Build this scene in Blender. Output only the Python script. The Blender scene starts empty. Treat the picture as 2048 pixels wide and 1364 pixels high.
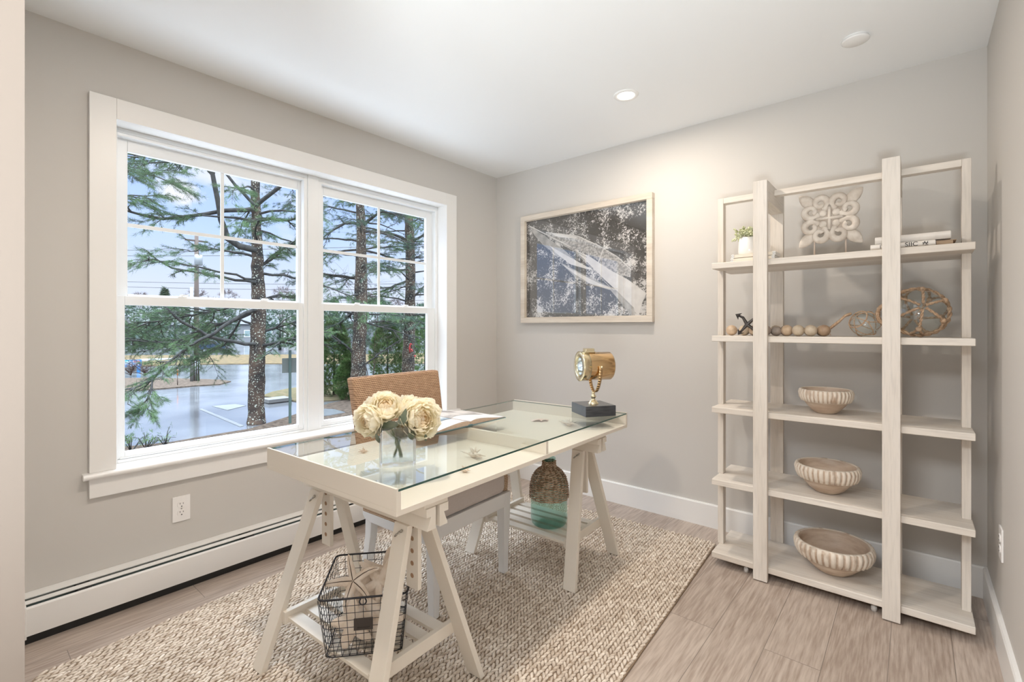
import bpy, bmesh, math, random
import numpy as np
from mathutils import Vector, Matrix, Quaternion, noise as mnoise

random.seed(7); np.random.seed(7)
S = bpy.context.scene
COL = S.collection

# ------------------------------------------------------------------ camera
F_PX, YAW, Y0, EYE = 958.0, 0.6984, 654.7, 1.198
cd = bpy.data.cameras.new('camera'); cam = bpy.data.objects.new('camera', cd); COL.objects.link(cam)
cam.location = (0, 0, EYE); cam.rotation_euler = (math.pi/2, 0, YAW)
cd.sensor_width = 36.0; cd.sensor_fit = 'HORIZONTAL'; cd.lens = 36.0*F_PX/2048
cd.shift_y = -(682-Y0)/2048; cd.clip_start = 0.02; cd.clip_end = 500
S.camera = cam
S.view_settings.view_transform = 'Standard'; S.view_settings.look = 'None'
S.view_settings.gamma = 1.0; S.view_settings.use_curve_mapping = False
S.view_settings.exposure = 0.28
S.cycles.max_bounces = 14; S.cycles.diffuse_bounces = 5; S.cycles.glossy_bounces = 5
S.cycles.transmission_bounces = 12; S.cycles.transparent_max_bounces = 24
S.cycles.caustics_reflective = False; S.cycles.caustics_refractive = False
S.cycles.sample_clamp_indirect = 6.0

# ------------------------------------------------------------------ world
W = bpy.data.worlds.new('sky'); S.world = W; W.use_nodes = True
wt = W.node_tree; wt.nodes.clear()
def wn(t, **k):
    n = wt.nodes.new(t)
    for a, b in k.items(): setattr(n, a, b)
    return n
SKY_GAIN = .93
_o = wn('ShaderNodeOutputWorld'); _b = wn('ShaderNodeBackground'); _tc = wn('ShaderNodeTexCoord')
_sep = wn('ShaderNodeSeparateXYZ'); wt.links.new(_tc.outputs['Generated'], _sep.inputs[0])
_r = wn('ShaderNodeValToRGB'); wt.links.new(_sep.outputs['Z'], _r.inputs[0])
els = _r.color_ramp.elements
stops = [(0.0, (.78,.83,.95,1)), (.07, (.72,.80,1.0,1)), (.17, (.56,.73,1.10,1)), (.30, (.38,.57,1.05,1)), (.35, (.50,.70,1.12,1)), (.42, (2.6,2.8,3.0,1)), (.60, (7.6,8.5,9.8,1)), (1.0, (9.2,10.4,11.8,1))]
els[0].position = stops[0][0]; els[0].color = stops[0][1]
els[1].position = stops[-1][0]; els[1].color = stops[-1][1]
for p_, c_ in stops[1:-1]:
    e_ = els.new(p_); e_.color = c_
_mp = wn('ShaderNodeMapping'); _mp.inputs['Scale'].default_value = (1, 1, 2.6)
wt.links.new(_tc.outputs['Generated'], _mp.inputs[0])
_n = wn('ShaderNodeTexNoise'); _n.inputs['Scale'].default_value = 5.5; _n.inputs['Detail'].default_value = 6
wt.links.new(_mp.outputs[0], _n.inputs['Vector'])
_cr = wn('ShaderNodeValToRGB'); _cr.color_ramp.elements[0].position = .56; _cr.color_ramp.elements[1].position = .74
wt.links.new(_n.outputs['Fac'], _cr.inputs[0])
_mx = wn('ShaderNodeMix', data_type='RGBA'); _mx.inputs[7].default_value = (.93, .93, .99, 1)
_mm = wn('ShaderNodeMath', operation='MULTIPLY'); _mm.inputs[1].default_value = .75
wt.links.new(_cr.outputs[0], _mm.inputs[0]); wt.links.new(_mm.outputs[0], _mx.inputs[0])
wt.links.new(_r.outputs[0], _mx.inputs[6])
# one small cumulus
_d0 = np.array([(355-1024)/F_PX*math.cos(YAW)-math.sin(YAW), (355-1024)/F_PX*math.sin(YAW)+math.cos(YAW), (Y0-386)/F_PX]); _d0 = _d0/np.linalg.norm(_d0)
_n3 = wn('ShaderNodeTexNoise'); _n3.inputs['Scale'].default_value = 26; _n3.inputs['Detail'].default_value = 5; wt.links.new(_tc.outputs['Generated'], _n3.inputs['Vector'])
_sb = wn('ShaderNodeVectorMath', operation='SUBTRACT'); wt.links.new(_tc.outputs['Generated'], _sb.inputs[0]); _sb.inputs[1].default_value = tuple(_d0)
_sc = wn('ShaderNodeVectorMath', operation='MULTIPLY'); wt.links.new(_sb.outputs[0], _sc.inputs[0]); _sc.inputs[1].default_value = (1, 1, 1.5)
_ln = wn('ShaderNodeVectorMath', operation='LENGTH'); wt.links.new(_sc.outputs[0], _ln.inputs[0])
_mr = wn('ShaderNodeMapRange'); _mr.inputs[1].default_value = 0; _mr.inputs[2].default_value = .06; _mr.inputs[3].default_value = .85; _mr.inputs[4].default_value = -.15; wt.links.new(_ln.outputs['Value'], _mr.inputs[0])
_ad = wn('ShaderNodeMath', operation='ADD'); wt.links.new(_mr.outputs[0], _ad.inputs[0]); wt.links.new(_n3.outputs['Fac'], _ad.inputs[1])
_cr2 = wn('ShaderNodeValToRGB'); _cr2.color_ramp.elements[0].position = .74; _cr2.color_ramp.elements[1].position = 1.0; wt.links.new(_ad.outputs[0], _cr2.inputs[0])
_mx2 = wn('ShaderNodeMix', data_type='RGBA'); _mx2.inputs[7].default_value = (.90, .91, 1.02, 1); wt.links.new(_cr2.outputs[0], _mx2.inputs[0]); wt.links.new(_mx.outputs[2], _mx2.inputs[6])
wt.links.new(_mx2.outputs[2], _b.inputs[0])
_b.inputs[1].default_value = SKY_GAIN; wt.links.new(_b.outputs[0], _o.inputs[0])

# ------------------------------------------------------------------ lights
def area(name, loc, size, power, col, rot=(0, 0, 0), shape='DISK', spread=None):
    l = bpy.data.lights.new(name, 'AREA'); l.shape = shape; l.energy = power; l.color = col
    if shape == 'RECTANGLE': l.size, l.size_y = size
    else: l.size = size
    if spread: l.spread = spread
    o = bpy.data.objects.new(name, l); COL.objects.link(o); o.location = loc; o.rotation_euler = rot
    return o
WARM = (1.0, .875, .75)
area('downlight_and_fill', (-1.18, 2.353, 2.425), .06, 9.5, WARM)
area('downlight_and_fill', (-1.18, .72, 2.425), .09, 15, WARM)  # added fill lamp overhead, out of view and without a fixture
area('hall_fill', (-.9, -1.3, 2.40), (1.6, 1.2), 152, (.89, .945, 1.0), shape='RECTANGLE')  # added soft fill behind the camera, no lamp body in the hall
# added fill lamp behind the doorway, aimed up to brighten the room ceiling
area('ceiling_fill', (.14, -.70, .80), .36, 31, (.84, .93, 1.0), rot=(math.radians(146), 0, math.radians(30)), spread=math.radians(115))

# ------------------------------------------------------------------ pixel helpers (placing things at real 3-D spots)
_c, _s = math.cos(YAW), math.sin(YAW)
def ray(px, py):
    r = (px-1024)/F_PX
    return np.array([r*_c-_s, r*_s+_c, (Y0-py)/F_PX])
def Pz(px, py, z):
    d = ray(px, py); return Vector(np.array([0, 0, EYE]) + (z-EYE)/d[2]*d)
def Px(px, py, x):
    d = ray(px, py); return Vector(np.array([0, 0, EYE]) + x/d[0]*d)
def Py(px, py, y):
    d = ray(px, py); return Vector(np.array([0, 0, EYE]) + y/d[1]*d)
def Pd(px, py, dep):
    return Vector(np.array([0, 0, EYE]) + dep*ray(px, py))

# ------------------------------------------------------------------ materials
MATS = {}
def new_mat(name):
    m = bpy.data.materials.new(name); m.use_nodes = True; nt = m.node_tree; nt.nodes.clear()
    MATS[name] = m
    return m, nt
def N(nt, t, **k):
    n = nt.nodes.new(t)
    for a, b in k.items():
        if a in ('inputs',): continue
        setattr(n, a, b)
    return n
def c4(c): return (c[0], c[1], c[2], 1.0)
def std(name, col, rough=.5, metal=0.0, col2=None, nscale=5.0, stretch=(1,1,1), detail=4, bump=0.0, bscale=None, bdist=.002, lo=.35, hi=.65, spec=.5, coat=0.0, sss=0, bstretch=None, rand=0.0):
    m, nt = new_mat(name); L = nt.links.new
    out = N(nt, 'ShaderNodeOutputMaterial'); p = N(nt, 'ShaderNodeBsdfPrincipled'); L(p.outputs[0], out.inputs[0])
    p.inputs['Roughness'].default_value = rough; p.inputs['Metallic'].default_value = metal
    p.inputs['Specular IOR Level'].default_value = spec
    if coat: p.inputs['Coat Weight'].default_value = coat; p.inputs['Coat Roughness'].default_value = .15
    p.inputs['Base Color'].default_value = c4(col)
    tc = N(nt, 'ShaderNodeTexCoord')
    src = None
    if col2 is not None:
        mp = N(nt, 'ShaderNodeMapping'); mp.inputs['Scale'].default_value = stretch; L(tc.outputs['Object'], mp.inputs[0])
        no = N(nt, 'ShaderNodeTexNoise'); no.inputs['Scale'].default_value = nscale; no.inputs['Detail'].default_value = detail
        L(mp.outputs[0], no.inputs['Vector'])
        r = N(nt, 'ShaderNodeValToRGB'); r.color_ramp.elements[0].position = lo; r.color_ramp.elements[1].position = hi
        r.color_ramp.elements[0].color = c4(col); r.color_ramp.elements[1].color = c4(col2); L(no.outputs['Fac'], r.inputs[0])
        src = r.outputs[0]
        L(src, p.inputs['Base Color'])
    if bump:
        mp2 = N(nt, 'ShaderNodeMapping'); mp2.inputs['Scale'].default_value = bstretch or stretch; L(tc.outputs['Object'], mp2.inputs[0])
        no2 = N(nt, 'ShaderNodeTexNoise'); no2.inputs['Scale'].default_value = bscale or nscale*3; no2.inputs['Detail'].default_value = 3
        L(mp2.outputs[0], no2.inputs['Vector'])
        b = N(nt, 'ShaderNodeBump'); b.inputs['Strength'].default_value = bump; b.inputs['Distance'].default_value = bdist
        L(no2.outputs['Fac'], b.inputs['Height']); L(b.outputs[0], p.inputs['Normal'])
    return m
def clear_glass(name, tint=(1, 1, 1), ior=1.55, rough=0.0, refl=1.0):
    """thin architectural glass: straight-through transparency plus a Fresnel reflection on the outer faces"""
    m, nt = new_mat(name); L = nt.links.new
    out = N(nt, 'ShaderNodeOutputMaterial'); t = N(nt, 'ShaderNodeBsdfTransparent'); t.inputs[0].default_value = c4(tint)
    g = N(nt, 'ShaderNodeBsdfGlossy'); g.inputs['Roughness'].default_value = rough; g.inputs['Color'].default_value = (refl, refl, refl, 1)
    fr = N(nt, 'ShaderNodeFresnel'); fr.inputs['IOR'].default_value = ior
    ge = N(nt, 'ShaderNodeNewGeometry'); inv = N(nt, 'ShaderNodeMath', operation='SUBTRACT'); inv.inputs[0].default_value = 1
    L(ge.outputs['Backfacing'], inv.inputs[1])
    mu = N(nt, 'ShaderNodeMath', operation='MULTIPLY'); L(fr.outputs[0], mu.inputs[0]); L(inv.outputs[0], mu.inputs[1])
    mx = N(nt, 'ShaderNodeMixShader'); L(mu.outputs[0], mx.inputs[0]); L(t.outputs[0], mx.inputs[1]); L(g.outputs[0], mx.inputs[2])
    L(mx.outputs[0], out.inputs[0])
    return m
def real_glass(name, col=(1, 1, 1), ior=1.45, mix=.5):
    m, nt = new_mat(name); L = nt.links.new
    out = N(nt, 'ShaderNodeOutputMaterial'); t = N(nt, 'ShaderNodeBsdfTransparent'); t.inputs[0].default_value = c4(col)
    g = N(nt, 'ShaderNodeBsdfGlass'); g.inputs['Color'].default_value = c4(col); g.inputs['IOR'].default_value = ior; g.inputs['Roughness'].default_value = 0
    mx = N(nt, 'ShaderNodeMixShader'); mx.inputs[0].default_value = mix; L(t.outputs[0], mx.inputs[1]); L(g.outputs[0], mx.inputs[2])
    L(mx.outputs[0], out.inputs[0]); return m
def emis(name, col, strength):
    m, nt = new_mat(name); out = N(nt, 'ShaderNodeOutputMaterial'); e = N(nt, 'ShaderNodeEmission')
    e.inputs[0].default_value = c4(col); e.inputs[1].default_value = strength; nt.links.new(e.outputs[0], out.inputs[0]); return m
def rope_mat(name, c1, c2, pitch, twist, up='Z', along='Y', bump=1.0, dist=.002):
    """rows of twisted cord: rows stacked on `up`, running `along`"""
    m, nt = new_mat(name); L = nt.links.new
    out = N(nt, 'ShaderNodeOutputMaterial'); p = N(nt, 'ShaderNodeBsdfPrincipled'); L(p.outputs[0], out.inputs[0]); p.inputs['Roughness'].default_value = .85
    p.inputs['Specular IOR Level'].default_value = .2
    tc = N(nt, 'ShaderNodeTexCoord'); sp = N(nt, 'ShaderNodeSeparateXYZ'); L(tc.outputs['Object'], sp.inputs[0])
    def M_(op, a, b=None):
        n = N(nt, 'ShaderNodeMath', operation=op)
        for i, v in enumerate((a, b)):
            if v is None: continue
            if isinstance(v, (int, float)): n.inputs[i].default_value = v
            else: L(v, n.inputs[i])
        return n.outputs[0]
    no = N(nt, 'ShaderNodeTexNoise'); no.inputs['Scale'].default_value = 14; L(tc.outputs['Object'], no.inputs['Vector'])
    wob = M_('MULTIPLY', M_('SUBTRACT', no.outputs['Fac'], .5), pitch*1.4)
    u = M_('DIVIDE', M_('ADD', sp.outputs[up], wob), pitch)
    row = M_('FLOOR', u); fr = M_('SUBTRACT', u, row)
    prof = M_('SINE', M_('MULTIPLY', fr, math.pi))
    if len(along) == 2: al = M_('ADD', sp.outputs[along[0]], sp.outputs[along[1]])
    else: al = sp.outputs[along]
    tw = M_('ABSOLUTE', M_('SINE', M_('MULTIPLY', M_('ADD', M_('DIVIDE', al, twist), M_('ADD', M_('MULTIPLY', fr, .8), M_('MULTIPLY', row, .37))), math.pi)))
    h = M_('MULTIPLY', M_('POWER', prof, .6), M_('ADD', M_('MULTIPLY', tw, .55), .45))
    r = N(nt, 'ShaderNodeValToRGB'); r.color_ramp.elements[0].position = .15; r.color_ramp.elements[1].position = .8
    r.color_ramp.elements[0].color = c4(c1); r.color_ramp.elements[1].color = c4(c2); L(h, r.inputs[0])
    n2 = N(nt, 'ShaderNodeTexNoise'); n2.inputs['Scale'].default_value = 45; L(tc.outputs['Object'], n2.inputs['Vector'])
    mx = N(nt, 'ShaderNodeMix', data_type='RGBA', blend_type='MULTIPLY'); mx.inputs[0].default_value = .45
    r2 = N(nt, 'ShaderNodeValToRGB'); r2.color_ramp.elements[0].position = .3; r2.color_ramp.elements[1].position = .7; r2.color_ramp.elements[0].color = (.62,.55,.5,1); L(n2.outputs['Fac'], r2.inputs[0])
    L(r.outputs[0], mx.inputs[6]); L(r2.outputs[0], mx.inputs[7]); L(mx.outputs[2], p.inputs['Base Color'])
    b = N(nt, 'ShaderNodeBump'); b.inputs['Strength'].default_value = bump; b.inputs['Distance'].default_value = dist; L(h, b.inputs['Height']); L(b.outputs[0], p.inputs['Normal'])
    return m
def wood(name, c1, c2, axis, rough=.55, dark=None, scale=9):
    st = [1, 1, 1]; st['XYZ'.index(axis)] = .07
    m, nt = new_mat(name); L = nt.links.new
    out = N(nt, 'ShaderNodeOutputMaterial'); p = N(nt, 'ShaderNodeBsdfPrincipled'); L(p.outputs[0], out.inputs[0]); p.inputs['Roughness'].default_value = rough
    tc = N(nt, 'ShaderNodeTexCoord'); mp = N(nt, 'ShaderNodeMapping'); mp.inputs['Scale'].default_value = st; L(tc.outputs['Object'], mp.inputs[0])
    a = N(nt, 'ShaderNodeTexNoise'); a.inputs['Scale'].default_value = scale; a.inputs['Detail'].default_value = 6; a.inputs['Distortion'].default_value = .6; L(mp.outputs[0], a.inputs['Vector'])
    b = N(nt, 'ShaderNodeTexNoise'); b.inputs['Scale'].default_value = scale*14; b.inputs['Detail'].default_value = 2; L(mp.outputs[0], b.inputs['Vector'])
    ra = N(nt, 'ShaderNodeValToRGB'); ra.color_ramp.elements[0].position = .36; ra.color_ramp.elements[1].position = .62; ra.color_ramp.elements[0].color = c4(c1); ra.color_ramp.elements[1].color = c4(c2); L(a.outputs['Fac'], ra.inputs[0])
    rb = N(nt, 'ShaderNodeValToRGB'); rb.color_ramp.elements[0].position = .30; rb.color_ramp.elements[1].position = .52; d = dark or [x*.72 for x in c1]
    rb.color_ramp.elements[0].color = c4([x/max(y, .01) for x, y in zip(d, c1)]); rb.color_ramp.elements[1].color = (1, 1, 1, 1); L(b.outputs['Fac'], rb.inputs[0])
    mx = N(nt, 'ShaderNodeMix', data_type='RGBA', blend_type='MULTIPLY'); mx.inputs[0].default_value = .38
    L(ra.outputs[0], mx.inputs[6]); L(rb.outputs[0], mx.inputs[7]); L(mx.outputs[2], p.inputs['Base Color'])
    bu = N(nt, 'ShaderNodeBump'); bu.inputs['Strength'].default_value = .25; bu.inputs['Distance'].default_value = .001; L(b.outputs['Fac'], bu.inputs['Height']); L(bu.outputs[0], p.inputs['Normal'])
    return m

m_wall = std('wall_paint', (.61, .585, .55), .75, bump=.05, bscale=220, bdist=.0005)
m_ceil = std('ceiling_paint', (.86, .865, .86), .9)
m_trim = std('white_trim_paint', (.85, .84, .82), .35)
m_vinyl = std('white_vinyl', (.84, .86, .87), .3)
m_heater = std('heater_enamel', (.82, .81, .79), .35)
m_dark = std('dark_slot', (.02, .02, .02), .6)
m_fin = std('heater_fins', (.20, .27, .27), .5, .2)
m_plate = std('outlet_plastic', (.88, .86, .84), .3)
m_glass_win = clear_glass('window_glass', (.985, .995, 1), 1.45)
m_glass_desk = clear_glass('desk_glass', (.965, .99, .975), 1.95)
m_glass_edge = std('desk_glass_edge', (.03, .09, .075), .08, spec=.8)
m_glass_pic = clear_glass('picture_glass', (1, 1, 1), 2.4)
m_desk = std('cream_lacquer', (.80, .735, .645), .42)
m_trestle = std('cream_wood_paint', (.80, .745, .66), .5, col2=(.77, .71, .62), nscale=8, stretch=(1, 1, .2), bump=.05)
m_steel = std('steel', (.42, .40, .36), .3, 1)
m_blackwire = std('black_wire', (.035, .035, .04), .45, .6)
m_wood_z = wood('whitewashed_wood_upright', (.69, .625, .55), (.81, .755, .69), 'Z')
m_wood_x = wood('whitewashed_wood_board', (.70, .63, .55), (.82, .765, .695), 'X')
m_wood_y = wood('whitewashed_wood_header', (.69, .63, .56), (.81, .76, .70), 'Y')
m_frame = wood('pale_frame_wood', (.62, .54, .45), (.74, .67, .58), 'X')

# ------------------------------------------------------------------ mesh builder
ROOT = {}          # object name -> matrix of its top-level thing
class MB:
    def __init__(s): s.v = []; s.f = []; s.m = []; s.sm = []
    def add(s, vs, fs, mi=0, smooth=False):
        o = len(s.v); s.v += [tuple(v) for v in vs]
        for f in fs: s.f.append(tuple(i+o for i in f)); s.m.append(mi); s.sm.append(smooth)
        return s
    def box(s, x0, x1, y0, y1, z0, z1, mi=0):
        if x0 > x1: x0, x1 = x1, x0
        if y0 > y1: y0, y1 = y1, y0
        if z0 > z1: z0, z1 = z1, z0
        return s.add([(x0,y0,z0),(x1,y0,z0),(x1,y1,z0),(x0,y1,z0),(x0,y0,z1),(x1,y0,z1),(x1,y1,z1),(x0,y1,z1)],
              [(0,3,2,1),(4,5,6,7),(0,1,5,4),(1,2,6,5),(2,3,7,6),(3,0,4,7)], mi)
    def obox(s, M, sx, sy, sz, mi=0):
        vs = [M @ Vector((x*sx/2, y*sy/2, z*sz/2)) for z in (-1, 1) for x, y in ((-1,-1),(1,-1),(1,1),(-1,1))]
        return s.add(vs, [(0,3,2,1),(4,5,6,7),(0,1,5,4),(1,2,6,5),(2,3,7,6),(3,0,4,7)], mi)
    def prism(s, poly, h0, h1, plane='XY', mi=0, smooth=False):
        n = len(poly)
        def T(p, h):
            return {'XY': (p[0], p[1], h), 'XZ': (p[0], h, p[1]), 'YZ': (h, p[0], p[1])}[plane]
        vs = [T(p, h0) for p in poly] + [T(p, h1) for p in poly]
        ar = sum(poly[i][0]*poly[(i+1) % n][1]-poly[(i+1) % n][0]*poly[i][1] for i in range(n))
        fl = (ar > 0) ^ (plane == 'XZ') ^ (h1 < h0)
        a = tuple(range(n)); b = tuple(range(n, 2*n))
        fs = [a[::-1], b] if fl else [a, b[::-1]]
        for i in range(n):
            j = (i+1) % n
            fs.append((i, j, n+j, n+i) if fl else (j, i, n+i, n+j))
        o = len(s.v); s.add(vs, fs[:2], mi); 
        for f in fs[2:]: s.f.append(tuple(k+o for k in f)); s.m.append(mi); s.sm.append(smooth)
        return s
    def tube(s, pts, r, n=8, closed=False, mi=0, cap=True, smooth=True):
        pts = [Vector(p) for p in pts]; k = len(pts)
        rr = r if hasattr(r, '__len__') else [r]*k
        vs = []; up = None
        for i, p in enumerate(pts):
            if closed: t = pts[(i+1) % k]-pts[i-1]
            else: t = pts[min(i+1, k-1)]-pts[max(i-1, 0)]
            if t.length < 1e-9: t = Vector((0, 0, 1))
            t.normalize()
            if up is None:
                up = Vector((0, 0, 1)) if abs(t.z) < .9 else Vector((1, 0, 0))
            a = (up - t*up.dot(t))
            if a.length < 1e-5: a = t.orthogonal()
            a.normalize(); b = t.cross(a); up = a
            for j in range(n):
                th = 2*math.pi*j/n
                vs.append(p + (a*math.cos(th)+b*math.sin(th))*rr[i])
        fs = []
        for i in range(k if closed else k-1):
            i2 = (i+1) % k
            for j in range(n):
                j2 = (j+1) % n
                fs.append((i*n+j, i*n+j2, i2*n+j2, i2*n+j))
        if cap and not closed:
            fs.append(tuple(range(n))[::-1]); fs.append(tuple(range((k-1)*n, k*n)))
        return s.add(vs, fs, mi, smooth)
    def lathe(s, prof, n=32, c=(0, 0, 0), mi=0, mod=None, smooth=True, M=None, mis=None, capb=True, capt=False):
        """prof = [(r, z)]; mod(theta, i) multiplies radius"""
        vs = []; k = len(prof)
        for i, (r, z) in enumerate(prof):
            for j in range(n):
                th = 2*math.pi*j/n; q = r*(mod(th, i) if mod else 1)
                p = Vector((q*math.cos(th), q*math.sin(th), z))
                if M is not None: p = M @ p
                else: p = p+Vector(c)
                vs.append(p)
        for i in range(k-1):
            fs = [(i*n+j, i*n+(j+1) % n, (i+1)*n+(j+1) % n, (i+1)*n+j) for j in range(n)]
            if i == 0: o = len(s.v); s.add(vs, fs, mis[i] if mis else mi, smooth)
            else:
                for f in fs: s.f.append(tuple(q+o for q in f)); s.m.append(mis[i] if mis else mi); s.sm.append(smooth)
        if capb: s.f.append(tuple(o+j for j in range(n))[::-1]); s.m.append(mis[0] if mis else mi); s.sm.append(False)
        if capt: s.f.append(tuple(o+(k-1)*n+j for j in range(n))); s.m.append(mis[-1] if mis else mi); s.sm.append(False)
        return s
    def ball(s, c, r, n=14, m=9, mi=0, sc=(1, 1, 1), M=None):
        prof = [(max(math.sin(math.pi*i/m), .02)*r, -math.cos(math.pi*i/m)*r) for i in range(m+1)]
        MM = (Matrix.Translation(c) @ (M or Matrix())) @ Matrix.Diagonal((*sc, 1))
        return s.lathe(prof, n, M=MM, mi=mi, capb=True, capt=True)
    def build(s, name, mats, parent=None, world=False, bevel=0, seg=2, kind=None, label=None, autosm=False, weld=False):
        me = bpy.data.meshes.new(name); vs = s.v
        if parent is not None and world:
            inv = ROOT[parent.name].inverted(); vs = [tuple(inv @ Vector(v)) for v in vs]
        me.from_pydata([tuple(v) for v in vs], [], s.f)
        if not isinstance(mats, (list, tuple)): mats = [mats]
        for m in mats: me.materials.append(m)
        me.polygons.foreach_set('material_index', s.m); me.polygons.foreach_set('use_smooth', s.sm)
        me.update()
        o = bpy.data.objects.new(name, me); COL.objects.link(o)
        if parent is not None: o.parent = parent; ROOT[o.name] = ROOT[parent.name]
        else: ROOT[o.name] = Matrix()
        if bevel:
            b = o.modifiers.new('bevel', 'BEVEL'); b.width = bevel; b.segments = seg; b.limit_method = 'ANGLE'; b.angle_limit = math.radians(40)
            for p in me.polygons: p.use_smooth = True
            w = o.modifiers.new('wn', 'WEIGHTED_NORMAL'); w.keep_sharp = False; w.weight = 80
        if kind: o['kind'] = kind
        if label: o['label'] = label
        return o
def thing(name, label, cat, loc=(0, 0, 0), rz=0, group=None):
    o = bpy.data.objects.new(name, None); COL.objects.link(o); o.location = loc; o.rotation_euler = (0, 0, rz)
    o.empty_display_size = .05; o['label'] = label; o['category'] = cat
    if group: o['group'] = group
    ROOT[o.name] = Matrix.Translation(loc) @ Matrix.Rotation(rz, 4, 'Z')
    return o
def tag(o, label, cat, group=None, kind=None):
    o['label'] = label; o['category'] = cat
    if group: o['group'] = group
    if kind: o['kind'] = kind
    return o
def bx(name, mat, dims, parent=None, world=False, bevel=0.0, **k):
    return MB().box(*dims).build(name, mat, parent, world, bevel, **k)
def text_obj(name, txt, mat, size, M, parent, ext=.0003, align='CENTER', sx=1.0, spacing=1.0):
    cu = bpy.data.curves.new(name, 'FONT'); cu.body = txt; cu.size = size; cu.align_x = align; cu.align_y = 'CENTER'; cu.extrude = ext
    cu.space_character = spacing
    to = bpy.data.objects.new(name, cu); COL.objects.link(to)
    dg = bpy.context.evaluated_depsgraph_get(); me = bpy.data.meshes.new_from_object(to.evaluated_get(dg))
    bpy.data.objects.remove(to)
    MM = ROOT[parent.name].inverted() @ M @ Matrix.Diagonal((sx, 1, 1, 1)); me.transform(MM)
    me.materials.clear(); me.materials.append(mat); me.name = name
    o = bpy.data.objects.new(name, me); COL.objects.link(o); o.parent = parent; ROOT[o.name] = ROOT[parent.name]
    return o
def frameM(o, ex, ey, ez=None):
    ex = Vector(ex).normalized(); ey = Vector(ey); ey = (ey-ex*ey.dot(ex)).normalized(); ez = ex.cross(ey)
    return Matrix(((ex.x, ey.x, ez.x, o[0]), (ex.y, ey.y, ez.y, o[1]), (ex.z, ey.z, ez.z, o[2]), (0, 0, 0, 1)))

# ================================================================== ROOM SHELL
XL, YB, XR, H = -2.663, 2.972, .2475, 2.44
YF = .05                       # inner face of the wall with the doorway
WY0, WY1, WZ0, WZ1 = .488, 2.40, .585, 2.10      # window opening
TW = .16
# floor material: grey-brown planks running along Y
mf, nt = new_mat('plank_floor'); L = nt.links.new
out = N(nt, 'ShaderNodeOutputMaterial'); p = N(nt, 'ShaderNodeBsdfPrincipled'); L(p.outputs[0], out.inputs[0]); p.inputs['Roughness'].default_value = .38
tc = N(nt, 'ShaderNodeTexCoord'); mp = N(nt, 'ShaderNodeMapping'); mp.inputs['Rotation'].default_value = (0, 0, math.pi/2); mp.inputs['Location'].default_value = (.3, .07, 0); L(tc.outputs['Object'], mp.inputs[0])
br = N(nt, 'ShaderNodeTexBrick'); br.offset = .37; br.inputs['Scale'].default_value = 1; br.inputs['Brick Width'].default_value = 1.22; br.inputs['Row Height'].default_value = .18
br.inputs['Mortar Size'].default_value = .0012; br.inputs['Color1'].default_value = (.0, .0, .0, 1); br.inputs['Color2'].default_value = (1, 1, 1, 1); br.inputs['Mortar'].default_value = (.5, .5, .5, 1); L(mp.outputs[0], br.inputs['Vector'])
# grain offset per plank
sc = N(nt, 'ShaderNodeVectorMath', operation='SCALE'); sc.inputs['Scale'].default_value = 7; L(br.outputs['Color'], sc.inputs[0])
ad = N(nt, 'ShaderNodeVectorMath', operation='ADD'); L(tc.outputs['Object'], ad.inputs[0]); L(sc.outputs[0], ad.inputs[1])
m2 = N(nt, 'ShaderNodeMapping'); m2.inputs['Scale'].default_value = (1, .07, 1); L(ad.outputs[0], m2.inputs[0])
n1 = N(nt, 'ShaderNodeTexNoise'); n1.inputs['Scale'].default_value = 5; n1.inputs['Detail'].default_value = 3; L(m2.outputs[0], n1.inputs['Vector'])
# cathedral lines: sine of low-frequency noise
mm = N(nt, 'ShaderNodeMath', operation='MULTIPLY'); mm.inputs[1].default_value = 120; L(n1.outputs['Fac'], mm.inputs[0])
sn = N(nt, 'ShaderNodeMath', operation='SINE'); L(mm.outputs[0], sn.inputs[0])
n2 = N(nt, 'ShaderNodeTexNoise'); n2.inputs['Scale'].default_value = 130; n2.inputs['Detail'].default_value = 4; L(m2.outputs[0], n2.inputs['Vector'])
a1 = N(nt, 'ShaderNodeMath', operation='MULTIPLY_ADD'); a1.inputs[1].default_value = .07; a1.inputs[2].default_value = 0; L(sn.outputs[0], a1.inputs[0])
a2 = N(nt, 'ShaderNodeMath', operation='ADD'); L(n2.outputs['Fac'], a2.inputs[0]); L(a1.outputs[0], a2.inputs[1])
a3 = N(nt, 'ShaderNodeMath', operation='MULTIPLY_ADD'); a3.inputs[1].default_value = .16; a3.inputs[2].default_value = -.08; L(br.outputs['Color'], a3.inputs[0])
a4 = N(nt, 'ShaderNodeMath', operation='ADD'); L(a2.outputs[0], a4.inputs[0]); L(a3.outputs[0], a4.inputs[1])
cr = N(nt, 'ShaderNodeValToRGB'); cr.color_ramp.elements[0].position = .28; cr.color_ramp.elements[1].position = .72
cr.color_ramp.elements[0].color = (.34, .265, .215, 1); cr.color_ramp.elements[1].color = (.53, .445, .38, 1); L(a4.outputs[0], cr.inputs[0])
mo = N(nt, 'ShaderNodeMix', data_type='RGBA'); mo.inputs[7].default_value = (.22, .18, .15, 1); L(br.outputs['Fac'], mo.inputs[0]); L(cr.outputs[0], mo.inputs[6]); L(mo.outputs[2], p.inputs['Base Color'])
bu = N(nt, 'ShaderNodeBump'); bu.inputs['Strength'].default_value = .15; bu.inputs['Distance'].default_value = .001; L(a2.outputs[0], bu.inputs['Height']); L(bu.outputs[0], p.inputs['Normal'])

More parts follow.
